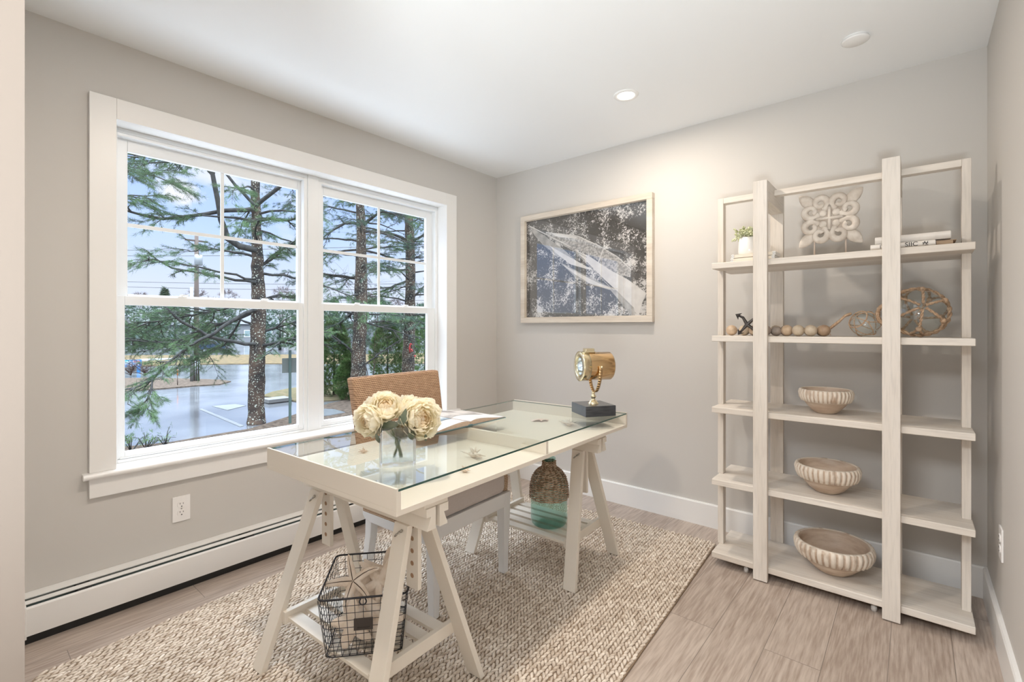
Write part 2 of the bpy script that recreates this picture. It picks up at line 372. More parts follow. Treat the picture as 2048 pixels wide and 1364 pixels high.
bx('floor', mf, (XL-.3, 1.3, -3.4, YB+.2, -.12, 0), kind='structure')
bx('ceiling', m_ceil, (XL-.3, 1.3, -3.4, YB+.2, H, H+.1), kind='structure')
w = MB()
w.box(XL-TW, XL, -3.4, WY0-.02, 0, H); w.box(XL-TW, XL, WY1+.02, YB+.2, 0, H)
w.box(XL-TW, XL, WY0-.02, WY1+.02, 0, WZ0-.03); w.box(XL-TW, XL, WY0-.02, WY1+.02, WZ1+.02, H)
w.build('wall_left', m_wall, kind='structure')
bx('wall_back', m_wall, (XL, XR+.1, YB, YB+.12, 0, H), kind='structure')
bx('wall_right', m_wall, (XR, XR+.12, YF-.12, YB, 0, H), kind='structure')
DX = -.64
w = MB(); w.box(XL, DX, YF-.12, YF, 0, H); w.box(DX, XR, YF-.12, YF, 2.08, H)
w.build('wall_front', m_wall, kind='structure')
# hall behind the camera
bx('wall_hall_right', m_wall, (1.2, 1.3, -3.4, YF-.12, 0, H), kind='structure')
bx('wall_hall_front', m_wall, (XL, 1.2, -3.4, -3.3, 0, H), kind='structure')
bx('wall_hall_side', m_wall, (XR+.12, 1.2, YF-.14, YF-.12+.02, 0, H), kind='structure')
# baseboards
def baseboard(name, x0, x1, y0, y1, axis, face):
    m = MB(); t = .015
    if axis == 'X':
        prof = [(y0, 0), (y0, .132), (y0+.004, .139), (y1, .139), (y1, 0)]
        m.prism(prof, x0, x1, 'YZ')
    else:
        prof = [(x0, 0), (x0, .132), (x0+.004, .139), (x1, .139), (x1, 0)]
        m.prism(prof, y0, y1, 'XZ')
    return m.build(name, m_trim, kind='structure')
baseboard('baseboard_back', XL+.12, XR, YB-.015, YB, 'X', 0)
baseboard('baseboard_right', XR-.015, XR, YF, YB-.015, 'Y', 0)

# window casing (trim)
cw = .09; px = XL+.019
t = thing('trim_1', 'white painted window casing', 'trim'); del t['category']; del t['label']; t['kind'] = 'structure'
bx('side_casing', m_trim, (XL, px, WY0-cw, WY0, WZ0, WZ1+.09), t, bevel=.002)
bx('side_casing', m_trim, (XL, px, WY1, WY1+cw+.012, WZ0, WZ1+.09), t, bevel=.002)
bx('head_casing', m_trim, (XL, px, WY0, WY1, WZ1, WZ1+.09), t, bevel=.002)
bx('apron', m_trim, (XL, px, WY0-cw, WY1+cw, .478, .56), t, bevel=.002)
st = MB(); r_ = .0125; yz = [(XL-.125, WZ0-.025), (XL-.125, WZ0)]
for a in range(0, 9): th = math.pi/2-math.pi*a/8; yz.append((XL+.032+r_*math.cos(th), WZ0-.0125+r_*math.sin(th)))
st.prism(yz, WY0, WY1, 'XZ', smooth=False)
yz2 = [(XL, WZ0-.025), (XL, WZ0)]+yz[2:]
st.prism(yz2, WY0-cw-.022, WY0, 'XZ'); st.prism(yz2, WY1, WY1+cw+.03, 'XZ')
st.build('stool', m_trim, t)
jm = MB(); jm.box(XL-.15, XL+.001, WY0-.02, WY0, WZ0, WZ1+.02); jm.box(XL-.15, XL+.001, WY1, WY1+.02, WZ0, WZ1+.02); jm.box(XL-.15, XL+.001, WY0, WY1, WZ1, WZ1+.02)
jm.build('jamb_lining', m_trim, t)
# double-hung windows
def window(name, y0, y1, gu, gl):
    t = thing(name, '', ''); del t['category']; del t['label']; t['kind'] = 'structure'
    f = MB(); xf0, xf1 = XL-.155, XL-.085
    f.box(xf0, xf1, y0, y0+.022, WZ0, WZ1); f.box(xf0, xf1, y1-.022, y1, WZ0, WZ1)
    f.box(xf0, xf1, y0+.022, y1-.022, WZ1-.035, WZ1); f.box(xf0, xf1, y0+.022, y1-.022, WZ0, WZ0+.014)
    f.box(xf1+.0002, xf1+.005, y0+.001, y1-.001, WZ1-.022, WZ1-.012)
    f.build('window_frame', m_vinyl, t, bevel=.0015)
    # upper sash (outer track)
    xu0, xu1 = XL-.150, XL-.125
    u = MB(); u.box(xu0, xu1, y0+.02, gu[0], 1.33, WZ1-.033); u.box(xu0, xu1, gu[1], y1-.02, 1.33, WZ1-.033)
    u.box(xu0, xu1, gu[0], gu[1], 2.012, WZ1-.033); u.box(xu0, xu1, gu[0], gu[1], 1.315, 1.352)
    us = u.build('upper_sash', m_vinyl, t, bevel=.002)
    g = MB(); ym = (gu[0]+gu[1])/2; g.box(XL-.141, XL-.133, ym-.008, ym+.008, 1.352, 2.012); g.box(XL-.141, XL-.133, gu[0], ym-.008, 1.665, 1.682); g.box(XL-.141, XL-.133, ym+.008, gu[1], 1.665, 1.682)
    g.build('muntin_grid', m_vinyl, us)
    bx('glass_pane', m_glass_win, (XL-.1385, XL-.1355, gu[0]-.003, gu[1]+.003, 1.35, 2.014), us)
    xl0, xl1 = XL-.120, XL-.094
    l = MB(); l.box(xl0, xl1, y0+.02, gl[0], .60, 1.342); l.box(xl0, xl1, gl[1], y1-.02, .60, 1.342)
    l.box(xl0, xl1, gl[0], gl[1], 1.300, 1.342); l.box(xl0, xl1, gl[0], gl[1], .60, .630)
    l.box(xl0+.004, xl1+.006, gl[0]-.02, gl[1]+.02, .60, .607)
    ls = l.build('lower_sash', m_vinyl, t, bevel=.002)
    bx('glass_pane', m_glass_win, (XL-.1085, XL-.1055, gl[0]-.003, gl[1]+.003, .628, 1.302), ls)
    for q in (.28, .76):
        yy = gl[0]+(gl[1]-gl[0])*q
        k = MB(); k.box(xl0, xl1-.002, yy-.02, yy+.02, 1.342, 1.349); k.tube([(xl0+.012, yy, 1.345), (xl0+.012, yy, 1.356)], .009, 10); k.box(xl0+.006, xl0+.016, yy-.004, yy+.028, 1.352, 1.359)
        k.build('sash_lock', m_vinyl, ls, bevel=.001)
    return t
window('window_1', WY0, 1.392, (.554, 1.353), (.538, 1.342))
window('window_2', 1.458, WY1, (1.513, 2.325), (1.500, 2.312))
mu = MB(); mu.box(XL-.155, XL-.078, 1.392, 1.458, WZ0, WZ1); mu.build('trim_2', m_vinyl, kind='structure', bevel=.002)

# doorway casing at the left edge of the view
dc = MB(); dc.box(DX-.001, DX+.004, YF-.12, YF, 0, 2.08); dc.build('trim_3', std('doorway_paint', (.22, .178, .145), .6), kind='structure')

# ================================================================== BASEBOARD HEATER
ht = thing('baseboard_heater', 'long white hot-water baseboard heater under the window', 'heater', (XL, .17, 0))
y0, y1 = .20, YB-.02; ys = 1.30; D = .118; HZ = .158
def hb(name, mat, prof, a, b, **k):
    return MB().prism([(XL+u, v) for u, v in prof], a, b, 'XZ').build(name, mat, ht, True, **k)
hb('back_plate', m_heater, [(0.001, .02), (.001, HZ), (.004, HZ), (.004, .02)], y0, y1)
hb('top_cover', m_heater, [(.001, HZ), (.001, HZ+.002), (.010, HZ+.002), (.046, HZ-.004), (.046, HZ-.007), (.010, HZ)], y0, y1)
hb('damper', m_heater, [(.070, HZ-.006), (.072, HZ-.003), (.091, HZ-.009), (.090, HZ-.012)], y0, y1)
for a, b in ((y0, ys-.001), (ys+.001, y1)):
    hb('front_panel', m_heater, [(D-.010, HZ-.014), (D-.008, HZ-.012), (D, HZ-.018), (D, .038), (D-.003, .038), (D-.003, HZ-.020)], a, b)
fin = MB(); fin.prism([(XL+.006, .045), (XL+D-.012, .045), (XL+D-.012, HZ-.045), (XL+.006, HZ-.045)], y0, y1, 'XZ')
fin.build('fin_element', m_fin, ht, True)
MB().box(XL+.004, XL+D-.020, y0, y1, .001, .040).build('toe_gap_shade', m_dark, ht, True)  # solid dark block stands in for the shade under the front panel
for yy in (.352, .98, 1.6, 2.2, 2.8):
    bk = MB(); bk.prism([(XL+.004, HZ-.044), (XL+.004, HZ-.008), (XL+.069, HZ-.008), (XL+.092, HZ-.013), (XL+D-.006, HZ-.018), (XL+D-.006, HZ-.044)], yy, yy+.042, 'XZ'); bk.build('bracket', m_dark, ht, True)
ec = MB(); ec.prism([(XL+.0005, .028), (XL+.0005, HZ+.008), (XL+.012, HZ+.008), (XL+.046, HZ+.001), (XL+D+.003, HZ-.012), (XL+D+.003, .028)], .12, .205, 'XZ')
ec.build('end_cap', m_heater, ht, True, bevel=.0015)

# ================================================================== OUTLETS
def outlet(label, base, ex, ez_n):
    """ex = along wall, n = out of the wall"""
    t = thing('wall_outlet', label, 'outlet', base); n = Vector(ez_n); e = Vector(ex); b = Vector(base)
    def BX(name, u0, u1, z0, z1, d0, d1, mat, par, bevel=0):
        c = b+e*((u0+u1)/2)+Vector((0, 0, (z0+z1)/2))+n*((d0+d1)/2)
        return MB().obox(frameM(c, e, (0, 0, 1)), abs(u1-u0), abs(z1-z0), abs(d1-d0)).build(name, mat, par, True, bevel)
    BX('cover_plate', -.036, .036, -.059, .059, 0, .006, m_plate, t, .0015)
    for zz in (.0195, -.0195):
        m = MB(); pr_ = []
        for a in range(24):
            th = 2*math.pi*a/24; pr_.append((.0172*math.cos(th), max(-.0135, min(.0135, .0172*math.sin(th)))))
        vs = [b+e*u+Vector((0, 0, v+zz))+n*d for d in (.006, .0085) for u, v in pr_]
        m.add(vs, [tuple(range(24)), tuple(range(24, 48))[::-1]]+[(i, (i+1) % 24, 24+(i+1) % 24, 24+i) for i in range(24)])
        so = m.build('socket', m_plate, t, True)
        for u0, u1, h in ((-.0075, -.0055, .008), (.0055, .0075, .0065)): BX('slot', u0, u1, zz+.002, zz+.002+h, .0084, .009, m_dark, so)
        BX('slot', -.0025, .0025, zz-.010, zz-.0055, .0084, .009, m_dark, so)
    BX('screw', -.0025, .0025, -.0025, .0025, .006, .0075, m_steel, t)
    return t
outlet('white duplex outlet below the window, above the long heater', (XL, .731, .340), (0, 1, 0), (1, 0, 0))
outlet('white duplex outlet on the right wall beside the shelf unit', (XR, 2.50, .405), (0, 1, 0), (-1, 0, 0))

# ================================================================== CEILING THINGS
dl = thing('recessed_light', 'lit round recessed downlight in the ceiling', 'ceiling light', (-1.18, 2.353, H))
MB().lathe([(.043, -.002), (.047, -.006), (.062, -.006), (.066, -.001), (.066, 0)], 40, (-1.18, 2.353, H), capb=False).build('trim_ring', m_trim, dl, True)
MB().lathe([(.001, -.004), (.044, -.004)], 40, (-1.18, 2.353, H), capb=False).build('lens', emis('lamp_lens', (1, .93, .82), 14), dl, True)
sd = MB(); cc = Pz(1711, 76, H); sd.lathe([(.046, 0), (.046, -.007), (.050, -.009), (.050, -.013), (.046, -.016), (.001, -.016)][::-1], 40, (cc.x, cc.y, H), capb=False)
tag(sd.build('ceiling_cover', m_trim), 'small flat round white cover plate on the ceiling, right of the light', 'cover plate')

# ================================================================== FRAMED PRINT
FY = YB-.040
a = Py(1041, 434, FY); b2 = Py(1304.3, 383.5, FY); cbl = Py(1041, 646, FY)
fx0, fx1 = a.x, b2.x; fz1 = (a.z+b2.z)/2; fz0 = cbl.z
pic = thing('framed_print', 'large framed black and white print of a sailing yacht on dark water', 'picture', ((fx0+fx1)/2, YB, fz0))
fw = .040
fr = MB()
for x0, x1, z0, z1 in ((fx0, fx1, fz1-fw, fz1), (fx0, fx1, fz0, fz0+fw), (fx0, fx0+fw, fz0+fw, fz1-fw), (fx1-fw, fx1, fz0+fw, fz1-fw)):
    fr.box(x0, x1, FY, YB-.001, z0, z1)
fr.build('frame', m_frame, pic, True, bevel=.002)
lip = MB(); e = fw-.008
for x0, x1, z0, z1 in ((fx0+e, fx1-e, fz1-fw-.004, fz1-e), (fx0+e, fx1-e, fz0+e, fz0+fw+.004), (fx0+e, fx0+fw+.004, fz0+fw, fz1-fw), (fx1-fw-.004, fx1-e, fz0+fw, fz1-fw)):
    lip.box(x0, x1, FY+.012, FY+.02, z0, z1)
lip.build('inner_lip', m_frame, pic, True)
mpr, nt = new_mat('print_dark_water'); L = nt.links.new
out = N(nt, 'ShaderNodeOutputMaterial'); p = N(nt, 'ShaderNodeBsdfPrincipled'); L(p.outputs[0], out.inputs[0]); p.inputs['Roughness'].default_value = .6
tc = N(nt, 'ShaderNodeTexCoord')
n1 = N(nt, 'ShaderNodeTexNoise'); n1.inputs['Scale'].default_value = 75; n1.inputs['Detail'].default_value = 4; n1.inputs['Distortion'].default_value = 1.2; L(tc.outputs['Object'], n1.inputs['Vector'])
n2 = N(nt, 'ShaderNodeTexNoise'); n2.inputs['Scale'].default_value = 7; n2.inputs['Detail'].default_value = 2; L(tc.outputs['Object'], n2.inputs['Vector'])
ad = N(nt, 'ShaderNodeMath', operation='MULTIPLY_ADD'); ad.inputs[1].default_value = 1.0; L(n2.outputs['Fac'], ad.inputs[0]); L(n1.outputs['Fac'], ad.inputs[2])
cr = N(nt, 'ShaderNodeValToRGB'); cr.color_ramp.elements[0].position = 1.0; cr.color_ramp.elements[1].position = 1.0
cr.color_ramp.elements[0].color = (.035, .033, .031, 1); cr.color_ramp.elements[1].color = (.72, .70, .68, 1); mrp = N(nt, 'ShaderNodeMapRange'); mrp.inputs[1].default_value = 1.03; mrp.inputs[2].default_value = 1.17; L(ad.outputs[0], mrp.inputs[0]); cr.color_ramp.elements[0].position = 0; cr.color_ramp.elements[1].position = 1; L(mrp.outputs[0], cr.inputs[0]); L(cr.outputs[0], p.inputs['Base Color'])
m_sail = std('print_sail_white', (.80, .78, .75), .6, col2=(.66, .64, .62), nscale=12)
m_deck = std('print_deck_grey', (.55, .53, .51), .6, col2=(.22, .21, .20), nscale=70, lo=.4, hi=.6)
m_shade = std('print_sail_grey', (.28, .27, .26), .6, col2=(.5, .49, .47), nscale=20)
PYp = FY+.030
pm = MB(); pm.box(fx0+fw-.004, fx1-fw+.004, PYp, PYp+.003, fz0+fw-.004, fz1-fw+.004, 0)
def ppoly(pts, mi, k):
    q = [Py(1010+x/4.264, 360+y/4.264, PYp) for x, y in pts]
    q = [(min(max(v.x, fx0+fw), fx1-fw), min(max(v.z, fz0+fw), fz1-fw)) for v in q]
    pm.prism(q, PYp-.0003*k, PYp+.001, 'XZ', mi)
def pline(x0, y0, x1, y1, w, mi, k):
    dx, dy = x1-x0, y1-y0; l = math.hypot(dx, dy); nx, ny = -dy/l*w/2, dx/l*w/2
    ppoly([(x0+nx, y0+ny), (x1+nx, y1+ny), (x1-nx, y1-ny), (x0-nx, y0-ny)], mi, k)
ppoly([(205,390),(330,470),(520,610),(640,720),(620,740),(470,660),(330,560),(250,470)], 3, 1)
ppoly([(345,450),(440,452),(620,480),(780,550),(960,660),(1075,770),(1070,830),(960,800),(860,750),(750,650),(640,600),(520,570),(400,500)], 2, 2)
ppoly([(400,455),(470,455),(620,485),(600,500),(500,490),(430,480)], 1, 3)
ppoly([(380,560),(520,640),(700,740),(860,790),(700,760),(560,720),(430,620)], 1, 3)
ppoly([(600,600),(720,650),(900,770),(1050,850),(1208,965),(1170,1050),(1140,1162),(1112,1162),(1100,1090),(960,950),(850,850),(740,740)], 1, 4)
ppoly([(470,700),(640,790),(870,900),(1000,950),(1100,1080),(1120,1162),(1080,1162),(960,1010),(900,940),(760,900),(600,830)], 3, 3)
ppoly([(480,715),(640,800),(800,880),(960,940),(860,925),(720,880),(590,800)], 1, 5)
pline(200, 388, 560, 570, 8, 1, 5); pline(560, 570, 1120, 1140, 7, 3, 6); pline(840, 590, 790, 720, 7, 1, 6); pline(430, 520, 700, 660, 6, 3, 6)
pline(350, 447, 620, 478, 6, 1, 5); pline(620, 478, 800, 560, 6, 1, 5); pline(800, 560, 960, 655, 6, 1, 5); pline(960, 655, 1078, 768, 6, 1, 5)
for x, y in ((540, 555), (580, 520), (640, 540), (680, 605), (760, 590), (870, 650), (900, 700), (1000, 760)): ppoly([(x-12, y-14), (x+10, y-8), (x+14, y+16), (x-8, y+12)], 3, 4)
pm.build('print', [mpr, m_sail, m_deck, m_shade], pic, True)
bx('glass', m_glass_pic, (fx0+fw-.005, fx1-fw+.005, FY+.0205, FY+.0225, fz0+fw-.005, fz1-fw+.005), pic, True)

# ================================================================== DESK
TBX, TBY, TRZ = -1.466, 1.515, .04
dk = thing('glass_top_desk', 'long cream desk tray with a clear glass top on two trestles', 'desk', (TBX, TBY, .684), TRZ)
HX, HY = .365, .740; ZB = .0; ZW = .073
def DB(name, x0, x1, y0, y1, z0, z1, mat=m_desk, par=dk, bevel=.0012): return bx(name, mat, (x0, x1, y0, y1, z0, z1), par, False, bevel)
DB('base_board', -HX, HX, -HY, HY, 0, .016)
for nm, ya, yb_ in (('end_panel', -HY, -HY+.016), ('end_panel', HY-.016, HY)):
    m = MB(); s1 = 1 if ya < 0 else -1
    yo, yi = (ya, yb_) if ya < 0 else (yb_, ya)
    m.prism([(yo, .016), (yo, ZW+.003), (yo+s1*.007, ZW+.003), (yo+s1*.007, ZW-.006), (yi, ZW-.006), (yi, .016)], -HX, HX, 'YZ')
    m.build(nm, m_desk, dk)
DB('divider', -HX+.002, HX-.002, -.008, .008, .016, ZW-.006)
g = MB(); gx, gy = HX-.001, HY-.0075; z0, z1 = ZW-.0058, ZW+.0005
vs = [(-gx,-gy,z0),(gx,-gy,z0),(gx,gy,z0),(-gx,gy,z0),(-gx,-gy,z1),(gx,-gy,z1),(gx,gy,z1),(-gx,gy,z1)]
g.add(vs, [(0,3,2,1),(4,5,6,7)], 0); g.add(vs, [(0,1,5,4),(1,2,6,5),(2,3,7,6),(3,0,4,7)], 1)
g.build('glass_top', [m_glass_desk, m_glass_edge], dk)
GZ = .684+z1     # world height of glass surface

# ================================================================== TRESTLES
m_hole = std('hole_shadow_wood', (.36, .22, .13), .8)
RT = .014
def trestle(label, lx, ly):
    base = ROOT[dk.name] @ Vector((lx, ly, -.684))
    t = thing('trestle', label, 'trestle', (base.x, base.y, 0), TRZ, 'height-adjustable trestles under the desk')
    zt = .683
    # beam: top plate + two shaped cheeks
    bx('beam_plate', m_trestle, (-.345, .345, -.047, .047, zt-.018, zt), t, bevel=.001)
    for s in (1, -1):
        pr_ = [(s*.008, zt-.018), (s*.044, zt-.018), (s*.044, zt-.043), (s*.026, zt-.043), (s*.042, zt-.083), (s*.008, zt-.083)]
        MB().prism(pr_, -.35, .35, 'YZ').build('beam_cheek', m_trestle, t)
    for s in (1, -1):
        FB, FT, LW = .303, .243, .031          # leg centre at the floor / at the top, half width: the frames splay outwards
        for q in (1, -1):
            yb_, yt = q*.222, q*.040; th = .0105; zt2 = .600; lv = []
            for (xc_, yc_, zc_) in ((s*FB, yb_, RT), (s*FT, yt, zt2)):
                lv += [(xc_-LW, yc_-th, zc_), (xc_+LW, yc_-th, zc_), (xc_+LW, yc_+th, zc_), (xc_-LW, yc_+th, zc_)]
            MB().add(lv, [(0,3,2,1),(4,5,6,7),(0,1,5,4),(1,2,6,5),(2,3,7,6),(3,0,4,7)]).build('leg', m_trestle, t, bevel=.0015)
        xc = s*FT; xi = s*.255
        # sliding post with holes
        po = MB(); w2 = .027; po.box(xc-w2, xc+w2, -.0075, .0075, .385, .684-.02)
        p_ = po.build('post', m_trestle, t, bevel=.001)
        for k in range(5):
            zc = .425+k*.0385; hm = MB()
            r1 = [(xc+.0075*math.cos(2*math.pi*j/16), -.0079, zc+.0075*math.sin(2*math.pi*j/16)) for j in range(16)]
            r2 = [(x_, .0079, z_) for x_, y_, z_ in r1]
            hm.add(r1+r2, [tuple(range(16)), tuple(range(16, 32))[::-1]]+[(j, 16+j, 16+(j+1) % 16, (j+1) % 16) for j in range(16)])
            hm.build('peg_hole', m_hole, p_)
        # shelf rail
        xr0, xr1 = (xi-s*.0, xi-s*.018)
        bx('shelf_rail', m_trestle, (min(xr0, xr1), max(xr0, xr1), -.165, .165, .165, .207), t, bevel=.001)
        # wing nut + bolt
        wn_ = MB(); zz = .575; wn_.tube([(xc, -.062, zz), (xc, -.035, zz)], .003, 8); wn_.ball((xc, -.055, zz), .006, 10, 6)
        wn_.tube([(xc, -.055, zz), (xc+.010, -.060, zz+.008), (xc+.016, -.062, zz+.013)], [.0025, .004, .003], 8); wn_.tube([(xc, -.055, zz), (xc-.010, -.060, zz-.008), (xc-.016, -.062, zz-.013)], [.0025, .004, .003], 8)
        wn_.build('wing_nut', m_steel, t)
    xin = .255-.018
    for k in range(5):
        yc = -.132+k*.066
        bx('shelf_slat', m_trestle, (-xin-.001, xin+.001, yc-.0225, yc+.0225, .176, .188), t, bevel=.001)
    return t
T1 = trestle('cream trestle under the near end of the desk, holding a wire basket', .002, -.575)
T2 = trestle('cream trestle under the far end of the desk, holding a bottle', -.012, .515)
SZ = .188+.0

# ================================================================== RUG
ru = thing('woven_rug', 'chunky braided natural jute rug under the desk', 'rug', (-1.565, 1.465, 0), .062)
mj, nt = new_mat('jute'); L = nt.links.new
out = N(nt, 'ShaderNodeOutputMaterial'); p = N(nt, 'ShaderNodeBsdfPrincipled'); L(p.outputs[0], out.inputs[0]); p.inputs['Roughness'].default_value = .9; p.inputs['Specular IOR Level'].default_value = .1
tc = N(nt, 'ShaderNodeTexCoord'); wno = N(nt, 'ShaderNodeTexNoise'); wno.inputs['Scale'].default_value = 45; wno.inputs['Detail'].default_value = 3; L(tc.outputs['Object'], wno.inputs['Vector'])
cr = N(nt, 'ShaderNodeValToRGB'); cr.color_ramp.elements[0].position = .3; cr.color_ramp.elements[1].position = .68; cr.color_ramp.elements[0].color = (.50, .405, .32, 1); cr.color_ramp.elements[1].color = (.83, .745, .645, 1)
L(wno.outputs['Fac'], cr.inputs[0]); L(cr.outputs[0], p.inputs['Base Color'])
RW, RL = 1.62, 2.46
bd = MB(); poly = []
rc = .05
for cx, cy, a0 in ((RW/2-rc, RL/2-rc, 0), (-RW/2+rc, RL/2-rc, 90), (-RW/2+rc, -RL/2+rc, 180), (RW/2-rc, -RL/2+rc, 270)):
    for k in range(7):
        th = math.radians(a0+90*k/6); poly.append((cx+rc*math.cos(th), cy+rc*math.sin(th)))
bd.prism(poly, .001, .008); bd.build('backing', std('jute_backing', (.30, .22, .15), .95), ru)
def grains():
    pitch, step = .0165, .0225
    nx = int(RW/pitch); ny = int(RL/step)
    rng = np.random.default_rng(3)
    I, J = np.meshgrid(np.arange(nx), np.arange(ny), indexing='ij'); I = I.ravel(); J = J.ravel()
    cx = (I+.5)*pitch-nx*pitch/2+rng.normal(0, .0006, I.size); cy = (J+.5)*step-ny*step/2+rng.normal(0, .0012, I.size)+(I % 2)*step*.5
    # drop corners
    dx = np.abs(cx)-(RW/2-rc); dy = np.abs(cy)-(RL/2-rc); keep = ~((dx > 0) & (dy > 0) & (np.hypot(dx, dy) > rc))
    cx, cy, I, J = cx[keep], cy[keep], I[keep], J[keep]; n = cx.size
    ang = np.where(I % 2 == 0, 1, -1)*math.radians(24)+rng.normal(0, .12, n)+math.pi/2
    ln = .0168*rng.uniform(.9, 1.15, n); wd = .0068*rng.uniform(.85, 1.15, n); hz = .0095+rng.uniform(-.0012, .0012, n)
    # template: 3 rings of 5 + 2 tips
    ts = [(-1, 0), ]; ring = []
    for u, q in ((-.55, .8), (0.05, 1.0), (.6, .78)):
        for k in range(5):
            th = 2*math.pi*k/5+math.pi/2; ring.append((u, q*math.cos(th), q*math.sin(th)))
    T = np.array([(-1, 0, -.3)]+ring+[(1, 0, -.3)]); nv = len(T)
    fs = []
    for k in range(5):
        k2 = (k+1) % 5
        fs.append((0, 1+k2, 1+k))
        for r in range(2): fs.append((1+r*5+k, 1+r*5+k2, 6+r*5+k2, 6+r*5+k))
        fs.append((11+k, 11+k2, 16))
    ca, sa = np.cos(ang)[:, None], np.sin(ang)[:, None]
    u = T[None, :, 0]*ln[:, None]; v = T[None, :, 1]*wd[:, None]; z = T[None, :, 2]*.0062+hz[:, None]
    tilt = T[None, :, 0]*.0018
    X = cx[:, None]+u*ca-v*sa; Y = cy[:, None]+u*sa+v*ca; Z = z+tilt
    V = np.stack([X, Y, Z], -1).reshape(-1, 3)
    tri = [f for f in fs if len(f) == 3]; qd = [f for f in fs if len(f) == 4]
    base = (np.arange(n)*nv)[:, None, None]
    Tq = (base+np.array(qd)[None]).reshape(-1, 4); Tt = (base+np.array(tri)[None]).reshape(-1, 3)
    me = bpy.data.meshes.new('weave'); me.vertices.add(len(V)); me.vertices.foreach_set('co', V.ravel())
    loops = np.concatenate([Tq.ravel(), Tt.ravel()]); me.loops.add(len(loops)); me.loops.foreach_set('vertex_index', loops)
    npoly = len(Tq)+len(Tt); me.polygons.add(npoly)
    st_ = np.concatenate([np.arange(len(Tq))*4, len(Tq)*4+np.arange(len(Tt))*3]); me.polygons.foreach_set('loop_start', st_)
    me.polygons.foreach_set('use_smooth', np.ones(npoly, bool)); me.update(calc_edges=True)
    me.materials.append(mj); o = bpy.data.objects.new('weave', me); COL.objects.link(o); o.parent = ru; ROOT[o.name] = ROOT[ru.name]; o['kind'] = 'stuff'
grains()

# ================================================================== CHAIR
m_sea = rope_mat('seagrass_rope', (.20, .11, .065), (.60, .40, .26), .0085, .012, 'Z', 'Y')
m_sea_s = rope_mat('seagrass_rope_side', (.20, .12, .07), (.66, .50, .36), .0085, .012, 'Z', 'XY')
m_white = std('chair_white_paint', (.78, .79, .80), .4)
m_linen = std('grey_linen', (.50, .455, .43), .9, col2=(.60, .55, .525), nscale=180, stretch=(1, 6, 6), detail=2, bump=.2, bscale=500, bdist=.0006)
ch = thing('dining_chair', 'white-legged chair with a woven rope back behind the desk', 'chair', (-1.72, 1.512, 0), .05)
CW = .256
def rrect(x0, x1, y0, y1, r, n=5):
    o = []
    for cx, cy, a0 in ((x1-r, y1-r, 0), (x0+r, y1-r, 90), (x0+r, y0+r, 180), (x1-r, y0+r, 270)):
        for k in range(n+1): th = math.radians(a0+90*k/n); o.append((cx+r*math.cos(th), cy+r*math.sin(th)))
    return o
for s in (1, -1):
    a = s*CW; b_ = s*(CW-.030)
    m = MB(); m.prism([(-.235, .352), (.200, .352), (.214, .40), (.218, .47), (.20, .52), (.13, .56), (-.05, .61), (-.25, .66)], min(a, b_), max(a, b_), 'XZ')
    m.build('side_panel', m_sea_s, ch, bevel=.006, seg=3)
# apron
ap = MB(); ap.box(.205, .232, -CW+.03, CW-.03, .338, .404); ap.box(-.235, -.21, -CW+.01, CW-.01, .315, .357)
for s in (1, -1):
    pr_ = [(-.235, .357), (-.235, .340), (-.222, .326), (-.18, .315), (.20, .311), (.20, .357)]
    ap.prism(pr_, s*CW-.006-.012*s-.006, s*CW+.006-.012*s, 'XZ')
ap.build('apron', m_white, ch, bevel=.003)
cu = MB(); cu.prism(rrect(-.19, .236, -CW+.034, CW-.034, .035), .405, .515); cu.build('cushion', m_linen, ch, bevel=.032, seg=5)
for s in (1, -1):
    m = MB(); w1, w2 = .026, .017; yc = s*(CW-.026)
    vs = [(.232-2*w1*.95, yc-w1, .405), (.234, yc-w1, .405), (.234, yc+w1*.9, .405), (.232-2*w1*.95, yc+w1*.9, .405)]
    bt = [(.206-w2, yc-w2, RT), (.224, yc-w2, RT), (.224, yc+w2*.8, RT), (.206-w2, yc+w2*.8, RT)]
    m.add(bt+vs, [(0,3,2,1),(4,5,6,7),(0,1,5,4),(1,2,6,5),(2,3,7,6),(3,0,4,7)]); m.build('leg', m_white, ch, bevel=.003)
    m = MB(); pts = [(-.20, .34), (-.205, .25), (-.225, .14), (-.262, RT)]
    q = [(x+.024-.003*i, z) for i, (x, z) in enumerate(pts)] + [(x-.022+.002*i, z) for i, (x, z) in list(enumerate(pts))[::-1]]
    m.prism(q, yc-.020, yc+.018, 'XZ'); m.build('leg', m_white, ch, bevel=.003)
# back
bk = MB(); nz, nyy = 10, 12; vs = []
ZB0, ZB1 = .40, .962
def bxp(z, y, off):
    u = (z-ZB0)/(ZB1-ZB0); return -.222-.055*u-.035*u*u-.010*(1-(y/CW)**2)+off
for off in (.026, -.026):
    for i in range(nz+1):
        for j in range(nyy+1):
            z = ZB0+(ZB1-ZB0)*i/nz; wy = CW+.020*(i/nz); y = -wy+2*wy*j/nyy; vs.append((bxp(z, y, off), y, z))
F = []; n1_ = (nz+1)*(nyy+1); ix = lambda i, j, k: k*n1_+i*(nyy+1)+j
for i in range(nz):
    for j in range(nyy): F.append((ix(i, j, 0), ix(i, j+1, 0), ix(i+1, j+1, 0), ix(i+1, j, 0))); F.append((ix(i, j, 1), ix(i+1, j, 1), ix(i+1, j+1, 1), ix(i, j+1, 1)))
for i in range(nz): F.append((ix(i, 0, 0), ix(i+1, 0, 0), ix(i+1, 0, 1), ix(i, 0, 1))); F.append((ix(i, nyy, 0), ix(i, nyy, 1), ix(i+1, nyy, 1), ix(i+1, nyy, 0)))
